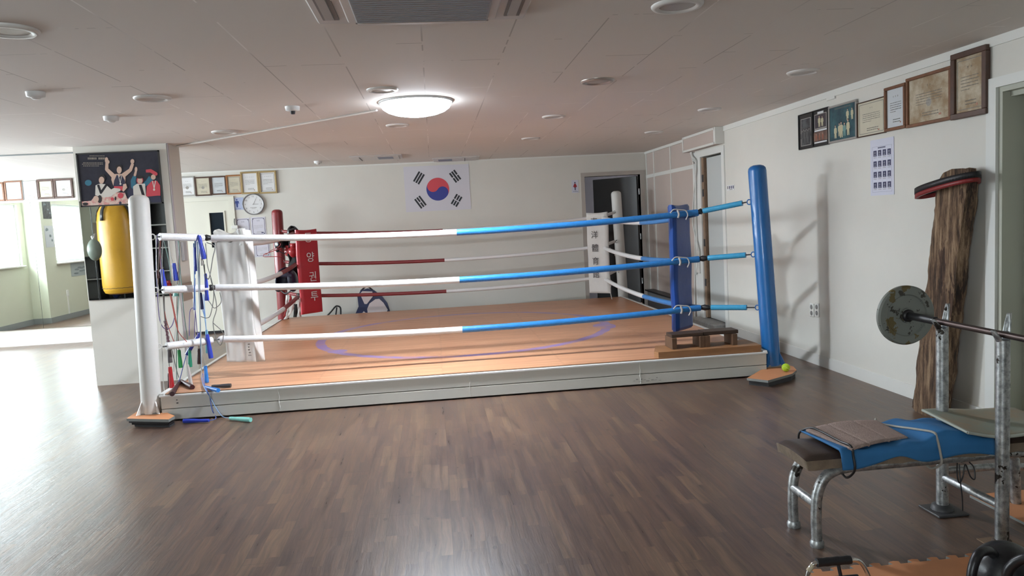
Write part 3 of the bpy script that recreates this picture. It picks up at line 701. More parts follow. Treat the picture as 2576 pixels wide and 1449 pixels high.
# ---- corner pads
def pad(c, nrm, w, z0, z1, th, m, label, name='corner_pad', seed=0):
    n = Vector((*nrm, 0)).normalized(); r = Vector((0, 0, 1)).cross(n); T = Matrix((r, Vector((0, 0, 1)), n)).transposed().to_4x4(); T.translation = (c[0], c[1], z0)
    t = thing(name, label, 'corner pad', M=T, group='ring corner pads'); h = z1-z0; rnd = random.Random(seed)
    ph = [rnd.random()*6 for _ in range(6)]
    def surf(side):
        def fn(u, v):
            e = min(u, 1-u)*w; ev = min(v, 1-v)*h; q = min(1, math.sqrt(max(0, min(e, ev))/.018)) if min(e, ev) < .018 else 1
            wob = .003*math.sin(9*v+ph[0]+2*u)+.002*math.sin(17*v+ph[1]); sg = .010*math.sin(3.1*u)*(v > .96)
            return ((u-.5)*w+.002*math.sin(7*v+ph[2]), v*h-sg, side*th/2*(.35+.65*q)+wob)
        return fn
    b = MB(); b.grid(surf(1), 16, 60, m); b2 = MB(); b.grid(lambda u, v: surf(-1)(1-u, v), 16, 60, m)
    for k in (0, 1):
        s1 = [surf(1)(k, j/60) for j in range(61)]; s2 = [surf(-1)(k, j/60) for j in range(61)]
        b.add(s1+s2, [((j, j+1, 62+j, 61+j) if k else (j+1, j, 61+j, 62+j)) for j in range(60)], m)
        s1 = [surf(1)(j/16, k) for j in range(17)]; s2 = [surf(-1)(j/16, k) for j in range(17)]
        b.add(s1+s2, [((j+1, j, 17+j, 18+j) if k else (j, j+1, 18+j, 17+j)) for j in range(16)], m)
    b.build('cushion', t); return t
def tie(t, pts, m, name='tie', r=.006):
    inv = t.matrix_world.inverted(); b = MB(); b.tube([inv @ Vector(p) for p in smooth_path(pts, 5)], r, m, 6); b.build(name, t)
INK = mat('white_lettering', (.75, .73, .72), .5); INKD = mat('dark_brush_ink', (.035, .02, .018), .6); STR = mat('grey_cotton_string', (.45, .43, .41), .8)
tp = pad((2.245, 6.745), (1, -1), .325, .355, 1.515, .075, PADB, 'royal blue vinyl corner pad hung inside the blue corner', seed=1)
for z in (1.425, 1.0, .565):
    tie(tp, [(2.10, 6.545, z+.015), (2.13, 6.54, z+.045), (2.19, 6.54, z+.04), (2.24, 6.54, z+.03), (2.255, 6.535, z-.01), (2.235, 6.53, z-.05)], STR)
    tie(tp, [(2.165, 6.54, z+.04), (2.175, 6.535, z), (2.17, 6.545, z-.03)], STR, 'knot', .009)
tp = pad((-1.715, 10.42), (1, -1), .335, .335, 1.475, .07, PADR, 'red vinyl corner pad with white lettering at the far left corner', seed=2)
for i, chh in enumerate('동양권투'): b = MB(); b.text(chh, .145, (.0, .012, .03, .03)[i]-.005, 1.02-i*.265, INK, z=.050); solid(b.build('letter', tp), .002, 1)
tp = pad((2.29, 10.44), (-1, -1), .34, .36, 1.50, .075, PADW, 'white canvas corner pad with dark brush characters at the far right corner', seed=3)
for i, chh in enumerate('東洋體育館'): b = MB(); b.text(chh, .115, -.02, 1.005-i*.185, INKD, z=.052); solid(b.build('letter', tp), .002, 1)
tie(tp, [(2.40, 10.3, .57), (2.42, 10.28, .52), (2.40, 10.28, .40), (2.42, 10.28, .28)], STR); tie(tp, [(2.42, 10.3, 1.0), (2.47, 10.28, .94), (2.49, 10.28, .88)], STR)
# limp white pad at the front left corner
def cloth(u, v):
    z = .345+1.14*v; wv = .007*math.sin(10*u+7*v)+.003*math.sin(23*u-6*v)+.008*math.sin(9*v+2*u); wd = .29*(1-.10*math.sin(PI*v)*.6)
    x = -1.735+(u-.5)*wd-.02*(v-.5); y = 6.70-.10*(u-.5)+wv+.02*math.sin(PI*v)
    if v > .93: x -= .02*(v-.93)*10*math.sin(7*u); z += .02*math.sin(9*u)
    return (x, y, z)
tw = thing('corner_pad', 'limp creased white canvas corner pad hung at the front left corner', 'corner pad', (-1.735, 6.7, .345), 'ring corner pads')
def localgrid(fn, o, nu, nv, m):
    b = MB(); b.grid(lambda u, v: Vector(fn(u, v))-Vector(o), nu, nv, m); return b
solid(localgrid(cloth, (-1.735, 6.7, .345), 26, 70, PADW).build('cushion', tw), .03)
def flap(u, v):
    p = Vector(cloth(1, v)); return p+Vector((.045*u, .05*u+.01*math.sin(9*v), -.01*u))
solid(localgrid(flap, (-1.735, 6.7, .345), 4, 50, PADW).build('side_flap', tw), .006)
solid(localgrid(lambda u, v: (-1.66+.07*u+.01*math.sin(5*v), 6.655+.01*math.sin(6*v), 1.36+.14*v), (-1.735, 6.7, .345), 4, 6, WHITE).build('tape_patch', tw), .004)
for z in (1.40, .985, .545):
    tie(tw, [(-1.66, 6.545, z+.03), (-1.645, 6.54, z), (-1.65, 6.55, z-.05), (-1.615, 6.54, z-.06), (-1.63, 6.54, z-.10), (-1.60, 6.54, z-.12)], STR, 'tie', .008)
b = MB(); 
for k in range(5): b.box((.092+.006*math.sin(k*3), -.105, .16-k*.024), (.108+.006*math.sin(k*5), -.10, .170-k*.024), mat('smudged_print', (.26, .24, .22), .7))
b.build('lettering', tw)
# =================================================================== WALL ART
PAPER = mat('cream_certificate_paper', (.58, .54, .42), .7, var=.08, vscale=8); PAPERW = mat('white_paper', (.70, .70, .70), .7); PAPERL = mat('lilac_white_paper', (.60, .61, .70), .7); PAPERG = mat('pale_blue_paper', (.55, .58, .60), .6)
STAIN = mat('water_stained_paper', (.52, .46, .35), .7, col2=(.30, .21, .12), vscale=5); INKG = mat('faded_print', (.20, .19, .17), .7); INKF = mat('faint_print', (.33, .31, .28), .7)
NAVY = mat('navy_print', (.03, .03, .09), .6); SEAL = mat('red_seal', (.42, .20, .14), .6)
def art_lines(b, w, h, m, rnd, title=2, body=5, foot=2, small=.0, z=.0012, top=.80, ts=.055):
    "rows of small marks standing for the unreadable print"
    s = h
    if title:
        for i in range(title):
            x = w/2+(i-(title-1)/2)*s*ts*1.7; q = s*ts*.36; t_ = q*.16; y = h*top
            for (xa, ya, xb, yb) in ((-q, q*.9, q*.2, q*.9+t_), (-q*.9, q*.3, q*.1, q*.3+t_), (-q*.5, q*.3, -q*.5+t_, q*.9), (q*.5, q*.1, q*.5+t_, q*1.1), (-q*.6, -q*.3, q*.6, -q*.3+t_), (-q*.6, -q*.9, -q*.6+t_, -q*.3), (q*.5, -q*.9, q*.5+t_, -q*.3), (-q*.6, -q*.9, q*.6, -q*.9+t_))[:rnd.choice((6, 7, 8))]:
                b.box((x+xa, y+ya, z), (x+xb, y+yb, z+.0006), m)
    y = h*(top-.16)
    for r_ in range(body):
        x = w*.18; xe = w*(.82 if r_ < body-1 else .5)
        while x < xe: l = w*rnd.uniform(.012, .03); q = rnd.uniform(.5, 1); b.box((x, y-.0028*q, z), (min(x+l, xe), y+.0028*q, z+.0006), m); x += l+w*rnd.uniform(.008, .02)
        y -= h*.058
    y = h*.20
    for r_ in range(foot):
        x = w*.34
        while x < w*.74: l = w*rnd.uniform(.012, .035); b.box((x, y-.003, z), (x+l, y+.003, z+.0006), m); x += l+w*.016
        y -= h*.06
def frame(M, w, h, fm, pm, label, fw=.02, depth=.02, seed=0, name='framed_certificate', cat='framed certificate', content='text', group=None, title=2, inner=None, tilt=0):
    t = thing(name, label, cat, M=M @ Matrix.Rotation(tilt, 4, 'Z'), group=group); rnd = random.Random(seed)
    b = MB(); 
    for lo, hi in (((0, 0, 0), (w, fw, depth)), ((0, h-fw, 0), (w, h, depth)), ((0, fw, 0), (fw, h-fw, depth)), ((w-fw, fw, 0), (w, h-fw, depth))): b.box(lo, hi, fm, bev=.003)
    b.build('frame', t)
    b = MB(); W_, H_ = w-2*fw, h-2*fw; b.box((fw, fw, .001), (w-fw, h-fw, depth*.5), inner or pm)
    T = Matrix.Translation((fw, fw, depth*.5)); z = depth*.5
    sub = MB(); sub.mats = []
    if content in ('text', 'border', 'crest'):
        if content == 'border':
            for k in (.05,):
                e = .004
                for lo, hi in (((W_*k, H_*k, .001), (W_*(1-k), H_*k+e, .0014)), ((W_*k, H_*(1-k)-e, .001), (W_*(1-k), H_*(1-k), .0014)), ((W_*k, H_*k, .001), (W_*k+e, H_*(1-k), .0014)), ((W_*(1-k)-e, H_*k, .001), (W_*(1-k), H_*(1-k), .0014))): sub.box(lo, hi, INKG)
        if content == 'crest': sub.disc((W_*.5, H_*.42), H_*.09, INKF, z=.0012)
        art_lines(sub, W_, H_, INKG if content != 'faint' else INKF, rnd, title)
        sl = MB(); sl.box((fw+W_*.74, fw+H_*.09, z+.0012), (fw+W_*.80, fw+H_*.13, z+.0018), SEAL)
        for i_, v in enumerate(sub.v): sub.v[i_] = (v[0]+fw, v[1]+fw, v[2]+z)
        b.build('sheet', t); sub.build('print', t); sl.build('seal', t)
    else:
        content(b, fw, fw, W_, H_, z+.0008); b.build('picture', t)
    return t
def rw_rect(xl, xr, tl, tr, bl, br):
    a, c, d, e = rp(xl, tl), rp(xr, tr), rp(xl, bl), rp(xr, br); Yl = (a.y+d.y)/2; Yr = (c.y+e.y)/2; z1 = (a.z+c.z)/2; z0 = (d.z+e.z)/2
    return on_right(Yl, z0, .002), Yl-Yr, z1-z0
def bw_rect(xl, xr, zt, zb): 
    a, c = yp(xl, (zt+zb)/2-(0), YB), yp(xr, (zt+zb)/2, YB); z1 = yp((xl+xr)/2, zt, YB).z; z0 = yp((xl+xr)/2, zb, YB).z
    return on_back(a.x, z0, YB-.002), c.x-a.x, z1-z0
WOODD = mat('dark_brown_wood', (.085, .04, .025), .4, var=.3, vscale=20); WOODM = mat('reddish_wood', (.20, .085, .040), .4, var=.3, vscale=20); WOODO = mat('orange_wood', (.36, .15, .05), .4, var=.2, vscale=20)
SILV = mat('silver_frame', (.42, .41, .39), .3, .5); GOLD = mat('gold_frame', (.42, .31, .15), .3, .5); BLKF = mat('black_frame', (.015, .014, .014), .4)
P_GREY = mat('grey_photo', (.10, .105, .11), .4, col2=(.03, .03, .035), vscale=14); P_DARK = mat('dark_photo', (.05, .04, .05), .4); P_TEAL = mat('teal_photo', (.035, .12, .14), .35, col2=(.012, .05, .07), vscale=7); P_SKIN = mat('photo_pale_figures', (.50, .46, .30), .5); P_BROWN = mat('brown_photo', (.20, .12, .09), .4, col2=(.10, .05, .04), vscale=14); P_SK2 = mat('photo_skin', (.55, .36, .27), .5)
def figure(b, x, y, s, m, z, m2=None, arms=0):
    k = math.sin(x*977+y*311)*.5; w = s*(.20+.04*k)
    b.poly([(x-w, y+s*.70), (x-w*1.05, y+s*.38), (x-w*.7, y+s*.36), (x-w*.62, y+s*.02), (x-w*.1, y), (x+w*.05, y+s*.28), (x+w*.2, y+s*.02), (x+w*.75, y), (x+w*.72, y+s*.36), (x+w*1.1, y+s*.42), (x+w*.9, y+s*.72), (x+w*.3, y+s*.78), (x-w*.4, y+s*.78)][::-1], m, z=z)
    b.poly([(x-w*.12, y+s*.76), (x+w*.12, y+s*.76), (x+w*.02, y+s*.56)][::-1], m2 or P_SK2, z=z+.0002)
    b.disc((x+s*.01*k, y+s*.90), s*.088, PHAIR, z=z+.0001, n=12); b.disc((x+s*.015*k, y+s*.865), s*.072, m2 or P_SK2, z=z+.0003, n=12)
PHAIR = mat('photo_hair', (.02, .015, .015), .5)
def pic_group_grey(b, x, y, w, h, z):
    b.box((x+w*.12, y+h*.07, z), (x+w*.88, y+h*.88, z+.0006), SILV); b.box((x+w*.16, y+h*.09, z+.0008), (x+w*.84, y+h*.86, z+.001), P_GREY)
    for i in range(6): figure(b, x+w*(.24+.105*i), y+h*(.13+.03*(i % 2)), h*.44, DARK if i % 2 else mat('photo_mid_grey', (.09, .09, .09), .5), z+.0014+.0004*i, mat('photo_grey_face', (.20, .19, .18), .5))
def pic_two(b, x, y, w, h, z):
    b.box((x+w*.30, y+h*.90, z), (x+w*.70, y+h*.96, z+.0012), PAPERW)
    b.box((x+w*.08, y+h*.46, z), (x+w*.90, y+h*.90, z+.0006), SILV); b.box((x+w*.12, y+h*.50, z+.0008), (x+w*.86, y+h*.88, z+.001), P_DARK); b.box((x+w*.08, y+h*.405, z), (x+w*.9, y+h*.45, z+.001), PAPERW)
    figure(b, x+w*.42, y+h*.52, h*.34, P_SKIN, z+.0018); figure(b, x+w*.62, y+h*.53, h*.30, P_SKIN, z+.002)
    b.box((x+w*.02, y+h*.13, z), (x+w*.96, y+h*.39, z+.001), P_BROWN); b.box((x+w*.06, y+h*.07, z), (x+w*.9, y+h*.11, z+.001), PAPERW)
    for i in range(3): figure(b, x+w*(.2+.22*i), y+h*.14, h*.22, mat('photo_rust', (.28, .10, .06), .5), z+.0018)
def pic_team(b, x, y, w, h, z):
    b.box((x+w*.02, y+h*.03, z), (x+w*.98, y+h*.90, z+.0006), P_TEAL)
    for i in range(14): b.box((x+w*(.2+.045*i), y+h*.925, z), (x+w*(.225+.045*i), y+h*.965, z+.001), INKG)
    for i in range(4): b.ell((x+w*(.12+.13*i), y+h*(.70+.01*i), z), (w*.03, h*.05, .0006), P_SKIN, n=10, k=4)
    for i in range(2): figure(b, x+w*(.70+.17*i), y+h*.52, h*.36, P_SKIN, z+.0018)
    for i, (u, v, s_) in enumerate(((.22, .06, .42), (.38, .10, .42), (.45, .05, .5), (.58, .08, .42), (.72, .08, .5))): figure(b, x+w*u, y+h*v, h*s_, P_SKIN if i != 3 else mat('photo_pale_teal', (.16, .30, .28), .5), z+.0018+.0003*i)
GR = 'framed pictures along the right wall'
frame(*rw_rect(2013, 2049, 290, 279, 378, 371), BLKF, BLKF, 'black frame with grey group photo, leftmost on the right wall', .008, .02, 1, 'framed_photo', 'framed photo', pic_group_grey, GR)
frame(*rw_rect(2049, 2089, 279, 268, 371, 363), BLKF, BLKF, 'black frame holding two small photos, one above the other', .008, .024, 2, 'framed_photo', 'framed photo', pic_two, GR)
frame(*rw_rect(2089, 2160, 268, 250, 363, 347), SILV, P_TEAL, 'silver frame with teal team photo on the right wall', .018, .02, 3, 'framed_photo', 'framed photo', pic_team, GR)
frame(*rw_rect(2161, 2232, 260, 241, 348, 333), WOODD, PAPER, 'cream bordered certificate in a thin dark frame beside the teal team photo', .008, .02, 4, content='border', group=GR)
frame(*rw_rect(2233, 2286, 222, 207, 333, 320), WOODM, PAPERG, 'narrow upright certificate in brown wood frame between cream and stained ones', .022, .03, 5, group=GR, title=3)
frame(*rw_rect(2288, 2402, 196, 167, 322, 301), WOODM, STAIN, 'wide water stained certificate in reddish wood frame', .022, .03, 6, group=GR, content='crest')
frame(*rw_rect(2403, 2493, 140, 109, 302, 286), WOODD, STAIN, 'tall stained certificate in thick dark frame, rightmost and highest', .036, .035, 7, group=GR, content='border')
# poster of sixteen portraits
M_, w, h = rw_rect(2191, 2250, 353, 344, 492, 490)
t = thing('portrait_sheet', 'white sheet with sixteen small black portraits below the right wall certificates', 'poster', M=M_)
b = MB(); b.box((0, 0, 0), (w, h, .002), PAPERL); b.build('sheet', t)
b = MB(); P_S = mat('portrait_grey', (.22, .23, .28), .6)
for lo, hi in (((w*.08, h*.06, .002), (w*.92, h*.065, .0024)), ((w*.08, h*.87, .002), (w*.92, h*.875, .0024)), ((w*.08, h*.06, .002), (w*.09, h*.875, .0024)), ((w*.91, h*.06, .002), (w*.92, h*.875, .0024))): b.box(lo, hi, mat('pale_rule', (.35, .36, .45), .6))
for i in range(6): b.box((w*(.34+.055*i), h*.835, .002), (w*(.375+.055*i), h*.86, .0028), NAVY)
for r_ in range(4):
    for c_ in range(4):
        x, y = w*(.14+.20*c_), h*(.70-.19*r_); b.box((x, y, .002), (x+w*.14, y+h*.105, .0026), NAVY); b.disc((x+w*.07, y+h*.065), w*.032, P_S, z=.0032, n=10); b.poly([(x+w*.02, y+h*.005), (x+w*.12, y+h*.005), (x+w*.09, y+h*.035), (x+w*.05, y+h*.035)], P_S, z=.0032)
        for q in range(3): b.box((x+w*(.01+.045*q), y-h*.028, .002), (x+w*(.035+.045*q), y-h*.018, .0026), INKG)
b.build('portraits', t)
# toilet direction sign
M_, w, h = rw_rect(1829, 1848, 466, 465, 480, 478)
t = thing('direction_sign', 'tiny white sign with three dark figures beside the side door', 'sign', M=M_)
b = MB(); b.box((0, 0, 0), (w, h, .002), PAPERW); b.build('sheet', t)
b = MB()
for i in range(4): b.box((w*(.08+.24*i), h*.30, .002), (w*(.20+.24*i), h*.85, .0026), NAVY if i != 0 else INKG); 
b.box((w*.35, h*.08, .002), (w*.75, h*.18, .0026), INKG); b.build('symbols', t)
# sockets
for k, (x, lab) in enumerate(((2044, 'left'), (2057, 'right'))):
    p = rp(x, 780); t = thing('wall_socket', lab+' double socket plate of the pair low on the right wall', 'socket', M=on_right(p.y, p.z-.062, .001), group='double wall sockets')
    b = MB(); b.box((-.035, 0, 0), (.035, .125, .010), TRIM, bev=.004); b.build('plate', t)
    for zz in (.035, .09):
        b = MB(); b.lathe([(.001, .0135), (.012, .013), (.021, .0115), (.023, .009)][::-1], mat('socket_grey', (.20, .20, .19), .5), 16, T=Matrix.Translation((0, zz, 0))); b.build('socket_well', t)
# --- back wall: flag
x0, x1 = yp(1018, 476, YB).x, yp(1182, 470, YB).x; z0, z1 = 1.655, 2.335
t = thing('national_flag', 'South Korean national flag sheet on the back wall', 'flag', M=on_back(x0, z0, YB-.002)); w, h = x1-x0, z1-z0
b = MB(); b.box((0, 0, 0), (w, h, .0015), mat('flag_white', (.62, .61, .66), .7)); b.build('cloth', t)
cx_, cy_, R_ = w*.505, h*.475, .172; an = -math.atan2(2, 3)
RED, BLU, BK = mat('flag_red', (.62, .07, .09), .6), mat('flag_blue', (.035, .05, .27), .6), mat('flag_black', (.02, .025, .03), .6)
b = MB(); 
T = Matrix.Translation((cx_, cy_, .0022)) @ Matrix.Rotation(an, 4, 'Z')
b.disc((0, 0), R_, BLU, T, 48)
T2 = Matrix.Translation((0, 0, .0006)) @ T
up = [(R_*math.cos(PI*i/32), R_*math.sin(PI*i/32)) for i in range(33)]          # upper half, right to left
lob = [(-R_/2-R_/2*math.cos(PI*i/20), -R_/2*math.sin(PI*i/20)) for i in range(1, 20)]   # red bulge under the left half
dip = [(R_/2-R_/2*math.cos(PI*i/20), R_/2*math.sin(PI*i/20)) for i in range(0, 20)]
b.poly(up+lob+dip, RED, T2)
b.build('circle_emblem', t)
tri = {(-1, 1): '111', (1, 1): '010', (-1, -1): '101', (1, -1): '000'}
for (sx, sy), code in tri.items():
    th = math.atan2(2*sy, 3*sx); b = MB(); D_ = 2*R_; dist = D_*.955
    for k, q in enumerate(code if sy > 0 else code):
        rr = dist+(1-k)*D_*.115; L_, tk = D_*.25, D_*.038
        T = Matrix.Translation((cx_+rr*math.cos(th), cy_+rr*math.sin(th), .0022)) @ Matrix.Rotation(th+PI/2, 4, 'Z')
        if q == '1': b.box((-L_, -tk, 0), (L_, tk, .0004), BK, T=T)
        else: b.box((-L_, -tk, 0), (-L_*.08, tk, .0004), BK, T=T); b.box((L_*.08, -tk, 0), (L_, tk, .0004), BK, T=T)
    b.build('trigram', t)
# --- back wall: certificates right of the pillar
GB = 'framed certificates high on the back wall'
frame(*bw_rect(452, 491, 444, 494), SILV, PAPERW, 'silver framed certificate half behind the pillar', .02, .02, 11, group=GB, content='crest')
frame(*bw_rect(491, 531, 445, 493), WOODD, PAPER, 'dark brown framed cream certificate next to the silver one by the pillar', .02, .02, 12, group=GB, content='crest')
frame(*bw_rect(531, 570, 443, 490), WOODD, PAPERG, 'dark brown framed pale blue certificate between cream and orange wood', .02, .02, 13, group=GB)
frame(*bw_rect(570, 610, 440, 489), WOODO, PAPER, 'orange wood framed cream certificate left of the two gold frames', .022, .024, 14, group=GB, content='border')
frame(*bw_rect(607, 652, 432, 488), GOLD, PAPERW, 'left gold frame of the taller pair above the clock', .025, .03, 15, group=GB, title=5, inner=PAPERW)
frame(*bw_rect(652, 697, 430, 487), GOLD, PAPERW, 'right gold frame of the taller pair above the clock', .025, .03, 16, group=GB, content='border', title=4)
# left of the pillar, above the mirror
frame(*bw_rect(-28, 12, 459, 507), WOODM, PAPER, 'brown framed certificate cut by the left edge of the picture', .025, .02, 17, group=GB)
frame(*bw_rect(13, 58, 455, 505), WOODM, PAPERG, 'brown framed pale certificate second above the wall mirror', .022, .02, 18, group=GB)
frame(*bw_rect(58, 95, 455, 503), SILV, PAPERG, 'thin silver framed certificate above the wall mirror', .008, .02, 19, group=GB)
frame(*bw_rect(95, 137, 451, 501), WOODD, PAPER, 'dark framed certificate above the mirror, left of the one touching the pillar', .03, .02, 20, group=GB)
frame(*bw_rect(137, 185, 449, 499), WOODD, PAPERW, 'dark framed certificate above the mirror touching the pillar side', .03, .02, 21, group=GB, content='crest')
# --- clock
c = yp(638, 514, YB); t = thing('wall_clock', 'round white wall clock with grey rim under the gold frames', 'clock', M=on_back(c.x, c.z, YB-.001)); RC = .155
b = MB(); b.lathe([(RC-.012, .03), (RC, .04), (RC+.002, .02), (RC-.004, 0)][::-1], mat('grey_rim', (.24, .24, .25), .3, .3), 40, cap=False); b.build('rim', t)
b = MB(); b.disc((0, 0), RC-.008, PAPERW, z=.022, n=40); dial_ = b.build('dial', t)
for i in range(12):
    a = PI/2-2*PI*(i+1)/12; b = MB(); b.text(str(i+1), .033, (RC-.04)*math.cos(a), (RC-.04)*math.sin(a), INKG, z=.0235); b.build('numeral', dial_)
b = MB()
for i in range(9): b.box((-.045+i*.0105, -.052, .0232), (-.038+i*.0105, -.045, .0236), INKG)
for i in range(6): b.box((-.025+i*.009, -.066, .0232), (-.019+i*.009, -.061, .0236), INKF)
b.build('print', t)
for nm, a, L_, r_ in (('hour_hand', PI/2-2*PI*3.0/12, .075, .0022), ('minute_hand', PI/2-2*PI*1.0/12, .095, .0018)):
    b = MB(); b.box((-.01, -r_, .026), (L_, r_, .027), INKG, T=Matrix.Rotation(a, 4, 'Z')); b.build(nm, t)
# --- restroom signs
BLUP = mat('pictogram_blue', (.02, .045, .22), .6); REDP = mat('pictogram_red', (.30, .02, .03), .6)
def man(b, x, y, s, m, m2=None, skirt=False, z=.0028):
    b.disc((x, y+s*.90), s*.085, m2 or m, z=z, n=16)
    if skirt: b.poly([(x-.08*s, y+.79*s), (x-.25*s, y+.42*s), (x-.18*s, y+.38*s), (x-.14*s, y+.46*s), (x-.16*s, y+.34*s), (x+.16*s, y+.34*s), (x+.14*s, y+.46*s), (x+.18*s, y+.38*s), (x+.25*s, y+.42*s), (x+.08*s, y+.79*s)][::-1], m, z=z); b.poly([(x-.07*s, y+.34*s), (x-.05*s, y), (x+.05*s, y), (x+.07*s, y+.34*s)][::-1], m2, z=z)
    else: b.poly([(x-.18*s, y+.76*s), (x-.23*s, y+.66*s), (x-.25*s, y+.40*s), (x-.19*s, y+.40*s), (x-.15*s, y+.62*s), (x-.11*s, y+.40*s), (x-.07*s, y), (x+.07*s, y), (x+.11*s, y+.40*s), (x+.15*s, y+.62*s), (x+.19*s, y+.40*s), (x+.25*s, y+.40*s), (x+.23*s, y+.66*s), (x+.18*s, y+.76*s)][::-1], m, z=z)
M_, w, h = bw_rect(582, 613, 497, 528)
t = thing('restroom_sign', 'pale blue sign with dark blue man figure left of the clock', 'sign', M=M_, group='restroom signs')
b = MB(); b.box((0, 0, 0), (w, h, .002), mat('pale_blue_sheet', (.40, .45, .62), .6)); b.build('sheet', t)
b = MB(); man(b, w*.47, h*.20, h*.68, BLUP); b.build('pictogram', t)
b = MB(); b.text('남자화장실', h*.09, w*.55, h*.085, NAVY, z=.0028); b.build('lettering', t)
M_, w, h = bw_rect(1438, 1455, 453, 485)
t = thing('restroom_sign', 'small white sign with red woman figure beside the toilet door', 'sign', M=M_, group='restroom signs')
b = MB(); b.box((0, 0, 0), (w, h, .002), PAPERL); b.build('sheet', t)
b = MB(); man(b, w*.5, h*.2, h*.66, REDP, NAVY, True); b.build('pictogram', t)
b = MB(); b.text('여자화장실', h*.09, w*.55, h*.09, NAVY, z=.0028); b.build('lettering', t)
# --- four loose certificate sheets under the clock
for k, (xl, xr, zt, zb, lab) in enumerate(((594, 630, 549, 595, 'upper left'), (632, 669, 546, 592, 'upper right'), (602, 640, 606, 649, 'lower left'), (641, 679, 604, 646, 'lower right'))):
    M_, w, h = bw_rect(xl, xr, zt, zb); t = thing('certificate_sheet', lab+' white certificate sheet of the four under the clock', 'certificate', M=M_, group='white certificate sheets below the clock'); rnd = random.Random(k)
    b = MB(); b.box((0, 0, 0), (w, h, .0015), mat('lilac_sheet', (.60, .59, .66), .6)); b.build('sheet', t)
    b = MB(); e = .0045; a0, a1, b0, b1 = w*.10, w*.92, h*.06, h*.94; q = w*.1
    ring = [(a0+q, b0), (a1-q, b0), (a1, b0+q), (a1, b1-q), (a1-q, b1), (a0+q, b1), (a0, b1-q), (a0, b0+q)]
    for i in range(8):
        p, s_ = Vector((*ring[i], .002)), Vector((*ring[(i+1) % 8], .002)); b.tube([p, s_], .0024, NAVY, 4, smooth=False)
    for (x, y) in ((a0, b0), (a1, b0), (a1, b1), (a0, b1)): b.tube([(x, y, .002), (x+(w/2-x)*.18, y+(h/2-y)*.13, .002)], .003, NAVY, 4)
    b.build('border', t)
    b = MB(); b.text('상 장', h*.075, w*.5, h*.80, NAVY, z=.002); art_lines(b, w, h, INKF, rnd, 0, 4, 2, top=.70); b.box((w*.66, h*.12, .0016), (w*.82, h*.17, .0024), NAVY if k == 1 else SEAL); b.build('print', t)

# =================================================================== SPORTS POSTER ON THE PILLAR
pc = [yp(x, y, 7.905) for x, y in ((191, 386), (398, 379), (410, 513), (207, 519))]
t = thing('sports_poster', 'large dark framed photo poster of cheering medal winners on the pillar', 'poster', M=Matrix.Translation((0, 0, 0)))
Z_ = Vector((0, -1, 0))
def PP(X, Y, k): 
    x, y = 130+X/6.962, 340+Y/6.962; p = yp(x, y, 7.905); return (p.x, 7.9005-.0007*k, p.z)
P0, P1 = (-3.452, 1.80), (-2.665, 2.328)
b = MB(); PFR = mat('thin_dark_frame', (.03, .03, .03), .4)
x0, x1, z0, z1 = -3.452, -2.668, 1.802, 2.328
for lo, hi in (((x0, 7.892, z0), (x1, 7.918, z0+.012)), ((x0, 7.892, z1-.012), (x1, 7.918, z1)), ((x0, 7.892, z0), (x0+.012, 7.918, z1)), ((x1-.012, 7.892, z0), (x1, 7.918, z1))): b.box(lo, hi, PFR)
b.build('frame', t)
PN = mat('poster_dark_blue', (.012, .013, .026), .35, col2=(.025, .026, .042), vscale=3); PSK = mat('poster_skin', (.55, .38, .30), .5); PWH = mat('poster_white', (.58, .55, .50), .5); PBK = mat('poster_black', (.010, .009, .014), .4); PRD = mat('poster_red', (.50, .05, .07), .5); PTL = mat('poster_teal', (.02, .13, .20), .5); PPK = mat('poster_pink', (.55, .24, .22), .5, col2=(.6, .5, .42), vscale=30); PHR = mat('poster_hair', (.015, .010, .010), .5); PVN = mat('poster_navy_vest', (.02, .02, .05), .5)
b = MB(); b.box((x0+.01, 7.901, z0+.01), (x1-.01, 7.917, z1-.01), PN)
_pk = [0]
def pg(pts, m, k):
    _pk[0] += 1; b.poly([PP(x, y, k+_pk[0]*.045) for x, y in pts][::-1], m)
def pe(x, y, rx, ry, m, k, n=16): pg([(x+rx*math.cos(2*PI*i/n), y+ry*math.sin(2*PI*i/n)) for i in range(n)], m, k)
def limb(pts, w, m, k):
    for i in range(len(pts)-1):
        (xa, ya), (xb, yb) = pts[i], pts[i+1]; L_ = math.hypot(xb-xa, yb-ya); nx, ny = -(yb-ya)/L_, (xb-xa)/L_; wa = w[i]/2; wb = w[i+1]/2
        pg([(xa+nx*wa, ya+ny*wa), (xb+nx*wb, yb+ny*wb), (xb-nx*wb, yb-ny*wb), (xa-nx*wa, ya-ny*wa)], m, k+i*.12); pe(xb, yb, wb, wb, m, k+.5+i*.12, 10)
pe(645, 835, 60, 52, PTL, 1)
pg([(1560, 1200), (1560, 980), (1480, 760), (1420, 760), (1330, 980), (1330, 1180)], PVN, 1)
limb([(1460, 720), (1430, 800), (1440, 900)], [60, 85, 90], PTL, 2); pe(1482, 600, 24, 45, PSK, 3); limb([(1480, 630), (1462, 700)], [36, 44], PSK, 2)
limb([(1760, 720), (1700, 820), (1640, 860)], [90, 100, 70], PTL, 2)
pg([(1430, 900), (1500, 850), (1640, 850), (1660, 1100), (1440, 1100)], PWH, 3); pg([(1530, 870), (1580, 870), (1650, 1100), (1600, 1100)], PBK, 4)
pe(1550, 790, 58, 68, PRD, 4); pe(1552, 800, 44, 52, PSK, 5); pe(1550, 735, 55, 28, PHR, 6)
pe(1790, 690, 80, 75, PHR, 3); limb([(1655, 630), (1740, 625), (1830, 680)], [50, 60, 60], PRD, 4); pe(1785, 735, 42, 46, PSK, 4)
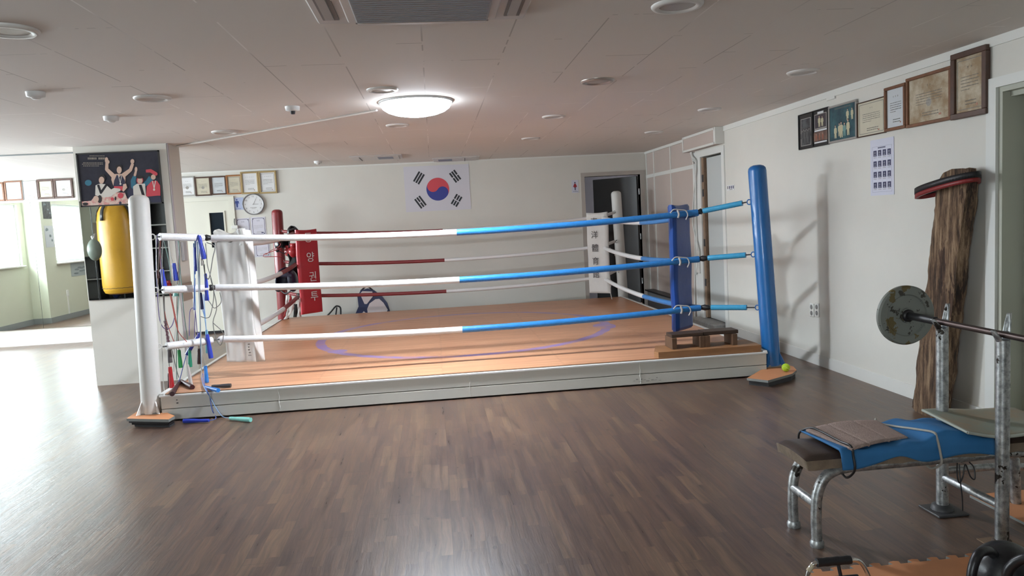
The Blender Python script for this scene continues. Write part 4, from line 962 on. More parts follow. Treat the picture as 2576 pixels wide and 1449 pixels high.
pg([(1660, 1080), (1670, 900), (1760, 800), (1850, 800), (1905, 880), (1910, 1060), (1850, 1060)], PRD, 4); limb([(1770, 800), (1800, 930), (1825, 800)], [14, 14, 14], PWH, 5); pe(1800, 955, 18, 20, PWH, 6)
pg([(1720, 1080), (1910, 1070), (1930, 1180), (1760, 1185)], PVN, 5)
limb([(975, 470), (970, 600), (1090, 720)], [52, 60, 80], PSK, 4); pe(968, 440, 30, 52, PSK, 5); pe(1000, 470, 20, 30, PSK, 5)
limb([(1425, 500), (1385, 610), (1270, 700)], [52, 60, 80], PSK, 4); pe(1420, 462, 34, 42, PSK, 5)
pg([(1060, 700), (1130, 680), (1240, 680), (1300, 740), (1290, 900), (1090, 900), (1050, 780)], PSK, 4); pg([(1100, 800), (1150, 690), (1190, 740), (1230, 690), (1290, 800), (1290, 910), (1085, 900)], PVN, 5)
pe(1185, 560, 58, 42, PHR, 5); pe(1190, 612, 44, 62, PSK, 6); limb([(1170, 690), (1210, 840), (1235, 690)], [10, 10, 10], PWH, 7); pe(1212, 855, 16, 18, PWH, 7)
pg([(1100, 895), (1290, 895), (1270, 970), (1100, 970)], PRD, 6); pg([(1260, 860), (1310, 850), (1330, 920), (1270, 990), (1245, 980)], PSK, 7)
pg([(770, 1050), (775, 880), (850, 850), (950, 860), (1060, 960), (1070, 1090), (900, 1100)], PWH, 5); limb([(820, 870), (870, 1010), (960, 880)], [40, 40, 40], PBK, 6)
pe(890, 755, 62, 65, PHR, 6); pe(882, 790, 48, 62, PSK, 7); limb([(1000, 1040), (1110, 970), (1190, 960)], [110, 90, 50], PWH, 7)
pg([(530, 1165), (700, 1150), (760, 1070), (900, 1090), (1050, 1080), (1130, 1000), (1290, 1010), (1330, 1110), (1400, 1150), (1480, 1190), (1500, 1225), (540, 1232)], PPK, 6)
pe(785, 1120, 50, 58, PSK, 8); pe(850, 1120, 40, 70, PHR, 7); pe(1215, 1060, 50, 50, PRD, 8); pe(1070, 1120, 30, 30, PRD, 8); pe(1210, 1190, 22, 28, PVN, 8); pe(1125, 1110, 14, 34, PBK, 8); pe(600, 1205, 50, 25, PBK, 7)
for row, (ya, xa, xb, hh) in enumerate(((365, 670, 920, 14), (410, 640, 930, 36), (485, 560, 900, 12), (510, 540, 910, 12), (540, 560, 840, 12))):
    x = xa
    while x < xb: l = random.uniform(14, 30); pg([(x, ya-hh/2), (x+l, ya-hh/2), (x+l, ya+hh/2), (x, ya+hh/2)], mat('poster_type', (.25, .22, .18), .5), 3); x += l+8+(26 if row == 1 and abs(x-780) < 20 else 0)
b.build('picture', t)

# =================================================================== LOG, TARGET PADS, WEIGHT BENCH
# weathered plank leaning on the right wall
def plank(u, v):
    return None
tl = thing('leaning_log', 'weathered dark timber plank leaning on the right wall behind the barbell', 'log', (3.255, 4.675, 0))
b = MB(); rnd = random.Random(5); NS = 60
sec = [(-.155, -.035), (-.15, .03), (-.10, .05), (0, .052), (.10, .050), (.14, .035), (.15, -.02), (.13, -.05), (.05, -.054), (-.06, -.052), (-.13, -.05)]   # (along wall, away from wall)
noise = [[rnd.uniform(-1, 1) for _ in range(NS+1)] for _ in sec]
vs = []
for i in range(NS+1):
    z = 1.615*i/NS; k = i/NS; cx2 = .055*k+.0; cy2 = -.20*k
    ws = 1.0-.03*k-(.13 if k > .955 else 0)*(k-.955)/.045; ts = 1-(.25 if k > .97 else 0)
    if k < .03: ws *= .92+.08*k/.03
    for j, (a_, o_) in enumerate(sec):
        amp = .005; n_ = (noise[j][i]+noise[j][max(0, i-1)]+noise[j][max(0, i-2)]+noise[j][max(0, i-3)])*.4*amp
        dz = (.02*math.sin(a_*30) if i in (0,) else 0)+(.015*math.sin(a_*14+1) if i == NS else 0)
        vs.append((cx2-o_*ts-n_, cy2+(-a_*ws+n_), max(0, z+dz)))
ns = len(sec); fs = [(i*ns+j, (i+1)*ns+j, (i+1)*ns+(j+1) % ns, i*ns+(j+1) % ns) for i in range(NS) for j in range(ns)]
b.add(vs, fs, LOGM, False); b.add(vs[:ns], [tuple(range(ns))], LOGM); b.add(vs[-ns:], [tuple(range(ns))[::-1]], LOGM)
o = b.build('timber', tl)
# black and red hand target loop hung over its top
tt = thing('target_pad', 'black and red padded loop hung round the top of the leaning timber', 'target pad', (3.30, 4.51, 1.48))
def loop(r0, z0, m, name, th, n=64):
    pts = []
    for i in range(n+1):
        a = 2*PI*i/n; x, y = -.015+.088*math.cos(a), .045+.255*math.sin(a); pts.append((x, y, z0+.02-.17*(y-.045)))
    b = MB(); N = len(pts)-1
    for i in range(N):
        p, q = Vector(pts[i]), Vector(pts[i+1])
        def outw(p): a = Vector((p.x+.015, (p.y-.045)*.25, 0)); return a.normalized()
        a1, a2 = outw(p), outw(q); h = th
        v = [p, q, q+Vector((0, 0, h)), p+Vector((0, 0, h)), p+a1*r0, q+a2*r0, q+a2*r0+Vector((0, 0, h)), p+a1*r0+Vector((0, 0, h))]
        b.add(v, [(0, 3, 2, 1), (4, 5, 6, 7), (3, 7, 6, 2), (0, 1, 5, 4)], m, True)
    return b.build(name, tt)
loop(.022, .018, mat('black_leather', (.012, .011, .013), .5), 'black_padding', .038); loop(.02, -.008, mat('dark_red_leather', (.22, .02, .02), .45), 'red_padding', .026)
# bench
tb = thing('weight_bench', 'old weight bench of galvanised pipe with brown padded seat', 'weight bench', (1.9, 3.06, 0))
def TB(b, n, p=tb): 
    o = Vector(p.location); b.v = [tuple(Vector(v)-o) for v in b.v]; return b.build(n, p)
for Y in (2.955, 3.165):
    r = .0225
    b = MB(); b.tube(smooth_path([(1.542, Y, .0), (1.540, Y, .14), (1.548, Y, .23), (1.578, Y, .295), (1.63, Y, .325), (1.70, Y, .335)], 6), r, GALV, 14); leg_ = TB(b, 'leg')
    b = MB(); b.tube([(1.70, Y, .335), (2.42, Y, .335), (2.50, Y, .33), (2.58, Y, .29), (2.62, Y, .22), (2.63, Y, .0)], r, GALV, 14); TB(b, 'rail')
    b = MB(); b.lathe([(.028, 0), (.03, .018), (.024, .03)], GALV, 14, T=Matrix.Translation((1.542, Y, 0))); TB(b, 'foot_collar').parent = leg_
b = MB(); b.tube([(1.541, 2.955, .185), (1.541, 3.165, .185)], .019, GALV, 12); TB(b, 'crossbar')
SEATL = mat('brown_leatherette', (.055, .036, .028), .35, var=.3, vscale=10, bump=.2, bscale=14); WORN = mat('worn_tan_edge', (.22, .165, .115), .8, var=.4, vscale=12, bump=.4)
def padtop(u, v):
    x = 1.475+1.05*u; y = 2.905+.275*v; e = min(u*1.05, v*.275, (1-v)*.275)
    return (x, y, .408+.010*math.sin(PI*v)-(.016*(1-min(1, e/.03))**2))
b = MB(); b.grid(lambda u, v: padtop(u, v), 40, 16, SEATL); TB(b, 'seat')
b = MB(); per = [padtop(u/30, 0) for u in range(31)]+[padtop(1, v/10) for v in range(1, 11)]+[padtop(1-u/30, 1) for u in range(1, 31)]+[padtop(0, 1-v/10) for v in range(1, 10)]
n = len(per); rnd = random.Random(3)
low = [(x+(.012 if x < 1.5 else 0)+rnd.uniform(-.004, .004), y+rnd.uniform(-.003, .003), .352+rnd.uniform(-.004, .004)) for x, y, z in per]
b.add(per+low, [(j, (j+1) % n, n+(j+1) % n, n+j)[::-1] for j in range(n)], WORN, True); b.add(low, [tuple(range(n))], WORN); TB(b, 'seat_edge')
# rack uprights
tr = thing('barbell_rack', 'pair of galvanised pipe uprights holding the barbell at the bench', 'barbell rack', (2.273, 3.0, 0))
for Y, nm in ((2.81, 0), (3.18, 1)):
    b = MB(); b.tube([(2.273, Y, .012), (2.273, Y, .862)], .0262, GALV, 16); up_ = TB(b, 'upright', tr)
    # split end: two curved tongues forming the cradle
    for sx, hgt, wd in ((-1, .05, .020), (1, .115, .022)):
        def tongue(u, v, sx=sx, hgt=hgt, wd=wd, Y=Y):
            a = (u-.5)*2; k = 1-.75*v*v; lean = .012*v if sx > 0 else .030*v
            return (2.273+sx*(.026*math.cos(a*1.1)+lean-.002), Y+a*wd*k, .855+hgt*v)
        b = MB(); b.grid(tongue, 8, 10, GALV); o = TB(b, 'cradle_tongue', tr); o.parent = up_; solid(o, .004)
b = MB(); b.box((2.20, 3.10, .0), (2.35, 3.25, .010), DARK, bev=.003); b.lathe([(.05, .010), (.045, .03), (.028, .034)], DARK, 14, T=Matrix.Translation((2.273, 3.18, 0))); TB(b, 'foot_plate', tr)
b = MB(); b.box((2.21, 2.745, .0), (2.335, 2.875, .004), mat('rusty_tan', (.20, .13, .08), .7)); b.lathe([(.04, .004), (.036, .02), (.027, .022)], mat('rusty_brown', (.07, .045, .03), .7), 14, T=Matrix.Translation((2.273, 2.81, 0))); TB(b, 'foot_plate', tr)
b = MB(); b.tube([(2.273, 3.20, .185), (2.60, 3.215, .175), (2.70, 3.21, .165), (2.85, 3.19, .15)], .017, GALV, 12); TB(b, 'brace', tr)
b = MB(); b.tube([(2.60, 3.215, .175), (2.60, 3.22, 0)], .014, GALV, 10); TB(b, 'brace_leg', tr)
b = MB(); b.tube([(2.273, 2.79, .165), (2.273, 3.2, .165)], .017, GALV, 12); TB(b, 'brace', tr)
# barbell
tw_ = thing('barbell', 'barbell with chipped grey weight plates resting in the rack', 'barbell', (2.273, 3.0, .887))
b = MB(); b.tube([(0, -1.02, -.006), (0, -.25, -.003), (0, .40, .001)], .0135, IRON, 14); b.build('bar', tw_)
b = MB(); b.tube([(0, .225, 0), (0, .44, .001)], .0185, BLACK, 14); b.build('sleeve', tw_)
b = MB(); b.tube([(0, -1.05, -.006), (0, -.33, -.004)], .018, BLACK, 14); b.build('sleeve', tw_)
for Yc, s_ in ((.45, 1), (-.78, -1)):
    T = Matrix.Translation((0, Yc, 0)) @ Matrix.Rotation(PI/2, 4, 'X')
    b = MB(); b.lathe([(.018, -.022), (.035, -.022), (.037, -.012), (.098, -.010), (.103, -.017), (.138, -.017), (.146, -.008), (.146, .008), (.138, .017), (.103, .017), (.098, .010), (.037, .012), (.035, .022), (.018, .022)], PLATE, 96, T=T, smooth=False); wp_ = b.build('weight_plate', tw_)
    b = MB(); b.lathe([(.016, .0), (.032, .004), (.03, .03), (.02, .034)], BLACK, 20, T=T if s_ > 0 else Matrix.Translation((0, Yc, 0)) @ Matrix.Rotation(-PI/2, 4, 'X')); b.build('collar', wp_)
# towels on the bench
PINK = mat('pink_dotted_foam_towel', (.42, .31, .27), .8, bump=.8, bscale=220, var=.18, vscale=90); BLUC = mat('blue_cloth', (.022, .15, .36), .75, var=.15, vscale=6, bump=.2, bscale=8); GRN = mat('grey_green_towel', (.235, .265, .22), .8, col2=(.30, .24, .17), vscale=4)
def bluef(u, v):
    x = 1.60+.70*u; lift = .042*math.exp(-((u-.72)/.17)**2)*(.3+.7*math.sin(PI*min(1, v+.12)))
    if v > .25:
        k = (v-.25)/.75; y = 2.893+.317*k; z = .428+.004*math.sin(18*u+3*v)+lift+.004*math.sin(31*u)
    else:
        k = 1-v/.25; y = 2.893-.008*min(1, k*3)-.004*math.sin(14*u+2); z = .428+lift*.4-(.070+.010*math.sin(12*u+.8)-.022*math.exp(-((u-.38)/.10)**2))*k
    return (x+.02*(1-v)*(1-u), y, z)
t = thing('blue_cloth', 'crumpled blue cloth spread over the middle of the bench', 'cloth', (1.9, 3.0, .42)); b = MB(); b.grid(bluef, 60, 30, BLUC); o = TB(b, 'cloth', t); solid(o, .006)
def pinkf(u, v):
    A, B_, C_, D_ = Vector((1.655, 2.872)), Vector((1.955, 2.955)), Vector((1.60, 3.15)), Vector((1.965, 3.20))
    p = A.lerp(B_, u).lerp(C_.lerp(D_, u), v); z = .446+.016*math.sin(PI*u)*(.5+.5*v)-.008*(1-v)
    for s_ in (.30, .66): z -= .005*math.exp(-((u-s_)/.012)**2)
    return (p.x, p.y, z)
t = thing('pink_towel', 'dusty pink ribbed pad strapped on the left end of the bench', 'towel', (1.8, 3.05, .43)); b = MB(); b.grid(pinkf, 60, 16, PINK); solid(TB(b, 'pad', t), .010)
pad_ = t.children[0]
b = MB()
for s_ in (.30, .66): b.tube([Vector(pinkf(s_, v/14))+Vector((0, 0, .004)) for v in range(15)], .0022, mat('pale_pink_seam', (.55, .42, .40), .6), 5)
TB(b, 'seams', t).parent = pad_
def greenf(u, v):
    x = 2.16+.46*u+.035*v; y = 2.862+.345*v; z = .478-.030*u-.012*math.sin(PI*u)*(1-v)-.020*(1-v)*math.exp(-((u-.25)/.25)**2)+.003*math.sin(9*u)
    return (x, y, z)
t = thing('green_towel', 'grey green pad lying at the rack end of the bench', 'towel', (2.4, 3.05, .46)); b = MB(); b.grid(greenf, 30, 16, GRN); solid(TB(b, 'pad', t), .010)
b = MB(); b.tube([Vector(greenf(u/20, 0)) for u in range(21)], .007, mat('pale_green_hem', (.36, .38, .33), .8), 6); b.tube([Vector(greenf(0, v/12)) for v in range(13)], .006, mat('pale_green_hem', (0, 0, 0)), 6); TB(b, 'hem', t)
def strap(pts, m, nm, lab, r=.005):
    t = thing(nm, lab, 'strap', pts[0], 'straps round the bench')
    b = MB(); b.tube(smooth_path(pts, 6), r, m, 8); TB(b, 'band', t); return t
strap([(1.60, 3.215, .36), (1.60, 3.21, .42)]+[Vector(pinkf(u_, v_))+Vector((0, 0, .009)) for u_, v_ in ((.06, .97), (.07, .75), (.05, .5), (.03, .25), (.02, .04))]+[(1.662, 2.872, .405), (1.664, 2.868, .35), (1.664, 2.925, .300), (1.664, 2.97, .305)], BLACK, 'elastic_strap', 'black elastic strap round the pink pad end of the bench')
strap([(1.97, 3.222, .36), (1.97, 3.215, .45)]+[Vector(bluef(u_, v_))+Vector((0, 0, .009)) for u_, v_ in ((.53, .97), (.57, .75), (.60, .5), (.625, .30), (.63, .24))]+[(2.045, 2.873, .39), (2.048, 2.872, .345), (2.05, 2.93, .305), (2.05, 2.97, .305)], mat('grey_elastic', (.36, .34, .30), .7), 'elastic_strap', 'pale grey elastic strap round the middle of the bench')
t = thing('knotted_cord', 'thin black cord with loops hanging under the bench by the rack', 'cord', (2.2, 2.93, .3)); b = MB()
b.tube(smooth_path([(2.17, 2.94, .315), (2.155, 2.92, .27), (2.165, 2.92, .235), (2.185, 2.925, .26), (2.20, 2.93, .31), (2.215, 2.92, .26), (2.235, 2.92, .245), (2.24, 2.93, .29), (2.225, 2.94, .315)], 5), .003, BLACK, 6); b.tube(smooth_path([(2.18, 2.94, .31), (2.172, 2.925, .25), (2.178, 2.92, .17), (2.18, 2.92, .11)], 5), .0028, BLACK, 6); TB(b, 'cord', t)
# orange foam floor mats at bottom right
def foam(x0, y0, x1, y1, label, nx, ny, edge=(1, 1, 1, 1), z=0.0):
    pts = []; 
    def side(a, c, n, on):
        a, c = Vector(a), Vector(c); d = c-a; nn = Vector((d.y, -d.x)).normalized(); out = [a]
        if on:
            for i in range(n):
                for f_, o_ in ((.30, 0), (.24, 1), (.5, 1.25), (.76, 1), (.70, 0)): out.append(a+d*((i+f_)/n)+nn*(.022*o_))
        return out
    pts = side((x0, y0), (x1, y0), nx, edge[0])+side((x1, y0), (x1, y1), ny, edge[1])+side((x1, y1), (x0, y1), nx, edge[2])+side((x0, y1), (x0, y0), ny, edge[3])
    b = MB(); b.prism([tuple(p) for p in pts], .012, FOAMG, z=z, mt=FOAMO); o = b.build('foam_mat', origin=((x0+x1)/2, (y0+y1)/2, z)); return tag(o, label, 'foam mat', 'orange foam floor mats')
foam(1.38, 1.75, 2.36, 2.715, 'orange interlocking foam floor mat at bottom right under the black kettlebells', 12, 12, (1, 0, 1, 0))
foam(2.50, 2.90, 3.20, 3.30, 'orange foam mat piece on the floor behind the rack at the right edge', 6, 5, (0, 0, 0, 0))
# push-up bar
t = thing('pushup_bar', 'chrome push-up bar with black foam grip on the orange mat', 'push-up bar', (1.42, 2.53, .012))
b = MB(); b.tube(smooth_path([(-.125, .03, 0.006), (-.13, .02, .06), (-.12, .01, .115), (-.085, .005, .132), (.02, .0, .132), (.065, 0, .12), (.09, -.01, .07), (.10, -.02, .006)], 6), .0085, CHROME, 12); b.build('tube', t)
b = MB(); b.tube([(-.10+.18*i/14, .004-.004*i/14, .132) for i in range(15)][:11], [.0155+.0012*((i % 3) == 0) for i in range(11)], BLACK, 14); b.build('grip', t)
b = MB(); b.tube([(-.02, .002, .125), (-.012, -.005, .07)], .007, BLACK, 8); b.tube([(-.09, -.005, .066), (.05, -.01, .066)], .013, BLACK, 12); b.build('lower_bar', t)
b = MB(); b.tube([(-.128, .012, .10), (-.112, .008, .125)], .0095, mat('torn_cream_tape', (.45, .38, .27), .7), 10); b.build('tape', t)
# kettlebells
KB = mat('black_cast_iron', (.010, .010, .012), .35, bump=.1, bscale=60)
def kettle(c, r, tilt, rz, label):
    t = thing('kettlebell', label, 'kettlebell', (c[0], c[1], .012), 'black kettlebells on the orange mat'); T = Matrix.Translation((0, 0, r)) @ Matrix.Rotation(rz, 4, 'Z') @ Matrix.Rotation(tilt, 4, 'Y')
    b = MB(); b.ell((0, 0, 0), (r, r, r), KB, T=T, n=32, k=20); b.build('bell', t)
    b = MB(); b.tube([T @ Vector(p) for p in smooth_path([(-.055, 0, r*.7), (-.07, 0, r*1.15), (-.055, 0, r*1.6), (0, 0, r*1.75), (.055, 0, r*1.6), (.07, 0, r*1.15), (.055, 0, r*.7)], 6)], .016, KB, 12); b.build('handle', t)
kettle((1.925, 2.36), .112, -1.25, .35, 'black kettlebell lying with its handle to the left at bottom right')
kettle((1.93, 2.10), .108, -.9, -.9, 'second black kettlebell, lower right, cut by the bottom edge')
# tennis ball on the foam pad of the blue post
p = zp(1977, 934, .064); t = thing('tennis_ball', 'yellow green tennis ball on the foam pad by the blue post', 'tennis ball', (p.x, p.y, .0625))
b = MB(); b.ell((0, 0, .034), (.034, .034, .034), mat('tennis_felt', (.42, .62, .03), .9, bump=.4, bscale=200), n=24, k=14); b.build('felt', t)
b = MB(); b.tube([Vector((0, 0, .034))+Vector((math.cos(a)*math.cos(.45*math.sin(2*a)), math.sin(a)*math.cos(.45*math.sin(2*a)), math.sin(.45*math.sin(2*a)))).normalized()*.0342 for a in [2*PI*i/48 for i in range(49)]], .0009, mat('pale_seam', (.62, .70, .35), .7), 5, cap=False); b.build('seam', t)
# wooden board and step bench on the deck at the blue corner
WB = mat('light_plywood', (.34, .16, .065), .55, var=.35, vscale=3, stretch=(1.5, 1, 14)); WS = mat('dark_stained_pine', (.055, .030, .018), .55, var=.4, vscale=5, stretch=(2, 12, 12)); WL = mat('mid_stained_pine', (.13, .068, .036), .55, var=.35, vscale=9)
t = thing('timber_board', 'thick varnished timber board lying at the front right corner of the ring', 'timber board', (2.3, 6.3, ZM+.001))
def quad(pts_px, z): return [zp(x, y, z) for x, y in pts_px]
b = MB(); b.prism([(-.47, -.15), (.435, -.15), (.445, -.02), (.435, .17), (-.40, .17), (-.49, -.09)], .052, WB); b.build('board', t)
tb2 = thing('step_bench', 'low dark wooden step bench standing on the timber board', 'wooden step', (2.25, 6.33, ZM+.053))
for sx in (-.25, .0, .045, .29):
    b = MB(); b.box((sx-.024, -.10, 0), (sx+.02, .10, .098), WL, bev=.003); b.build('foot_block', tb2)
b = MB(); b.box((-.27, -.082, .0985), (.015, .075, .128), WS, bev=.004, T=Matrix.Rotation(-.006, 4, 'Y')); b.build('top_board', tb2)
b = MB(); b.box((.018, -.075, .0985), (.33, .08, .130), WS, bev=.004); b.build('top_board', tb2)
# =================================================================== JUMP ROPES AT THE FRONT LEFT CORNER
def cmat(n, c, **k): return mat(n, c, **k)
JB = mat('royal_blue_plastic', (.025, .05, .42), .35); JG = mat('green_plastic', (.02, .26, .07), .35); JR = mat('red_plastic', (.40, .015, .02), .35); JS = mat('sky_blue_plastic', (.03, .20, .60), .35); JT = mat('mint_plastic', (.22, .58, .52), .4); JK = mat('dark_maroon_grip', (.045, .008, .010), .5); JY = mat('grey_foam_grip', (.10, .085, .085), .7); JW = mat('clear_white_plastic', (.55, .52, .50), .35)
CP = Vector((0, 0, CAMH))
cw = lambda n, c: mat('cord_'+n, c, .45)
CPUR, CGRN, CGRY, CRED, CWHT, CBLU, CBRN, CSKY = cw('purple', (.13, .09, .26)), cw('green', (.10, .19, .16)), cw('grey', (.16, .16, .15)), cw('rust', (.36, .07, .05)), cw('white', (.50, .50, .47)), cw('blue', (.06, .12, .45)), cw('brown', (.13, .06, .04)), cw('sky', (.22, .38, .60))
def jr(label, cords, handles, Y=6.43, z0=None, depth=None, r=.0033):
    "cords: list of (material, sight points); handles: (material, top, bottom, radius)"
    f = depth or (lambda x, y: yp(x, y, Y))
    fx = lambda p: p if isinstance(p, Vector) else f(*p)
    allp = [fx(p) for _, c in cords for p in c]+[fx(h[1]) for h in handles]
    top = max(allp, key=lambda p: p.z); t = thing('jump_rope', label, 'jump rope', top, 'jump ropes hung at the front left corner')
    for m, c in cords:
        b = MB(); b.tube([p-top for p in smooth_path([fx(p) for p in c], 5)], r, m, 6); b.build('cord', t)
    for m, a, c, rr in handles:
        p, q = fx(a)-top, fx(c)-top; n = 8
        prof = [.62, .74, .70, .72, .80, .86, .90, .92, .88]
        b = MB(); b.tube([p.lerp(q, i/n) for i in range(n+1)], [rr*k for k in prof], m, 12); b.build('handle', t)
    return t
jr('jump rope with purple cord and royal blue handle beside the white post', [(CPUR, [(399, 588), (402, 630), (406, 676)]), (CPUR, [(396, 590), (393, 660), (396, 740), (402, 805), (416, 828), (432, 820), (441, 790)])], [(JB, (407, 677), (414.5, 724), .022)], 6.36)
jr('jump rope with white cord and blue handle hung from the turnbuckle tape', [(CWHT, [(427, 586), (425, 620), (434, 663)]), (CWHT, [(442, 706), (449, 730), (450, 765), (441, 830), (438, 880), (437, 935)])], [(JB, (437, 662), (443.5, 706), .022)], 6.38)
jr('jump rope with olive cord and lighter green handle', [(CBRN, [(449, 588), (450, 640), (447, 700), (445, 770), (447, 830), (450, 880)])], [(JG, (450, 880), (454.5, 925), .019)], 6.40)
jr('jump rope with green cord and darker green handle', [(CGRN, [(446, 590), (455, 700), (462, 780), (470, 840), (476, 882)])], [(mat('sea_green_plastic', (.02, .22, .13), .35), (477, 881), (479, 923), .018)], 6.44)
jr('jump rope with red handle hanging lowest beside the white post', [(CRED, [(404, 590), (404, 660), (410, 740), (417, 800), (434, 850), (446, 876)]), (CGRY, [(400, 590), (411, 700), (414, 780), (420, 860), (426, 922)])], [(JR, (427.5, 923), (434, 986), .022)], 6.36)
jr('jump rope with grey brown foam handle above the red one', [(CRED, [(428, 730), (440, 790), (447, 830)]), (CGRY, [(410, 592), (408, 680), (411, 760), (415, 810)])], [(JY, (425, 868), (428.5, 912), .02)], 6.33)
b = MB(); a, c = yp(415, 806, 6.345), yp(425, 868, 6.345); pts = [a.lerp(c, i/60)+Vector((.010*math.cos(i*1.9), .010*math.sin(i*1.9), 0)) for i in range(61)]
t = thing('spring_cord', 'coiled maroon and white spring cord above the grey brown handle', 'spring', a, None); b.tube([p-a for p in pts], .0042, mat('maroon_spring', (.16, .07, .09), .45), 6); b.build('coil', t)
jr('jump rope with short black and red handle hanging alone', [(CBRN, [(499, 855), (500, 866), (501, 878)])], [(JK, (501.5, 877), (502.5, 915), .024)], 6.5)
jr('jump rope with dark blue handle lying slanted under the bottom turnbuckle', [(CBLU, [(469, 892), (460, 925), (452, 955), (446, 965)])], [(mat('dark_blue_plastic', (.02, .035, .26), .35), (503, 838), (470, 892), .019)], 6.47)
jr('jump rope with thick bright blue handle below the bottom rope end', [(CBLU, [(508, 740), (514, 790), (520, 841)])], [(JB, (521, 841), (531, 901), .022)], 6.46)
jr('jump rope with pale teal handle behind the bright blue one', [(CSKY, [(512, 740), (516, 790), (519, 832)])], [(mat('pale_teal_plastic', (.16, .42, .46), .4), (519.5, 830), (522, 888), .016)], 6.52)
jr('jump rope with sky blue handle reaching nearly to the mat', [(CWHT, [(509, 868), (511, 900), (516, 922)])], [(JS, (516.5, 920), (520.5, 962), .02)], 6.5)
jr('jump rope with glossy bright blue handle draped over the top turnbuckle', [(CBLU, [(494, 606), (498, 592), (503, 595)]), (CGRY, [(511, 655), (516, 690), (526, 700), (535, 650), (540, 620), (520, 610)])], [(JB, (500, 593), (514, 652), .024)], 6.34, r=.004)
jr('jump rope with blue double handle at the middle shackle', [(CGRY, [(514, 665), (516, 690)]), (CGRY, [(521, 752), (529, 762), (540, 775), (556, 760), (553, 735)])], [(JB, (516.5, 688), (520, 724), .016), (JB, (519.5, 730), (520.5, 756), .02)], 6.36)
jr('jump rope with long black and blue handles beside the middle turnbuckle', [(CSKY, [(500, 600), (502, 680), (503, 738)]), (CSKY, [(509, 778), (515, 800), (519, 830)])], [(mat('navy_plastic', (.012, .02, .09), .35), (504, 736), (508, 778), .017)], 6.37)
jr('grey wire jump rope hanging in loops at the shackles', [(CGRY, [(517, 612), (520, 640), (522, 668), (531, 700), (538, 740), (530, 790), (520, 800), (505, 796)]), (CGRY, [(530, 700), (545, 770), (536, 810), (543, 850), (555, 868), (561, 838), (536, 812)])], [(mat('bare_metal_grip', (.30, .28, .26), .4, .5), (507, 650), (509, 668), .012)], 6.33)
jr('pale blue mottled jump rope hanging in a straight bunch', [(CSKY, [(490, 606), (489, 680), (492, 780)]), (CSKY, [(497, 608), (499, 700), (503, 790), (505, 870), (507, 930)]), (CBLU, [(493, 606), (492, 660), (491, 690)]), (CBLU, [(487, 612), (489, 700), (488, 780)]), (CWHT, [(503, 608), (500, 700), (504, 800), (507, 900), (506, 950)])], [(JB, (490, 622), (492.5, 682), .013)], 6.35, r=.0042)
jr('purple cord jump rope hanging in a loop before the pillar', [(CPUR, [(497, 848), (493, 800), (490, 778), (482, 776), (477, 790), (476, 845)]), (CPUR, [(491, 700), (491, 780), (489, 850)])], [(JW, (472, 918), (481, 970), .017)], 6.42)
jr('red and grey jump rope hidden close to the white post', [(CRED, [(425, 730), (434, 770), (447, 830), (470, 860)]), (CBRN, [(401, 592), (399, 680), (397, 720)]), (CWHT, [(392, 592), (394, 660), (396, 700), (404, 800), (411, 960), (415, 990)])], [(JK, (396, 680), (398, 700), .014)], 6.31)
jr('green wire jump rope crossing the left turnbuckles', [(CGRN, [(448, 586), (452, 650), (449, 740), (446, 800), (444, 900), (445, 955)]), (CGRN, [(411, 600), (425, 660), (431, 712)]), (CGRY, [(412, 770), (421, 840), (432, 880), (444, 930), (450, 950)])], [(JT, (441, 733), (442.5, 745), .02)], 6.37)
dk = lambda x, y: zp(x, y, ZM+.018)
t = jr('jump rope with dark maroon handles lying folded on the mat corner', [(CBRN, [(434, 990), (428, 985), (424, 992)]), (CBRN, [(451, 958), (455, 957)])], [(JK, (452, 959), (433, 991), .022), (JK, (455, 958), (484, 974), .022)], depth=dk)
jr('dark maroon handled jump rope leaning behind the red handle', [(CBRN, [(425, 925), (426, 940)])], [(JK, (426, 939), (427, 984), .019)], 6.42)
t = jr('jump rope with dark grey handles lying on the mat front edge', [(CGRY, [(540, 969), (548, 970), (556, 968)])], [(mat('charcoal_grip', (.05, .047, .05), .6), (533, 972), (581, 969.5), .018)], depth=dk)
jr('jump rope with sky blue handle lying across the mat edge', [(CBLU, [(506, 935), (508, 955), (513, 970), (518, 975)])], [(JS, (517, 974), (549, 982), .019)], depth=dk)
# the rope whose handles lie on the floor in front of the skirt
fl = lambda x, y: zp(x, y, .02); sk = lambda x, y: yp(x, y, 6.115)
top1 = [dk(510, 940), dk(514, 965), dk(521, 984)]
jr('jump rope with royal blue handle on the floor before the skirt board', [(CBLU, top1+[sk(528, 1000), sk(531, 1020), sk(535, 1035), fl(541, 1044), fl(543, 1052), fl(537, 1056), fl(526, 1057.5)])], [(JB, fl(526, 1058), fl(462, 1059), .019)], depth=lambda x, y: None)
jr('jump rope with mint handle on the floor before the skirt board', [(CSKY, [dk(507, 945), dk(511, 968), dk(519, 984), sk(530, 1002), sk(541, 1022), sk(551, 1038), fl(562, 1049), fl(578, 1052)])], [(JT, fl(578, 1052), fl(631, 1056), .02)], depth=lambda x, y: None)

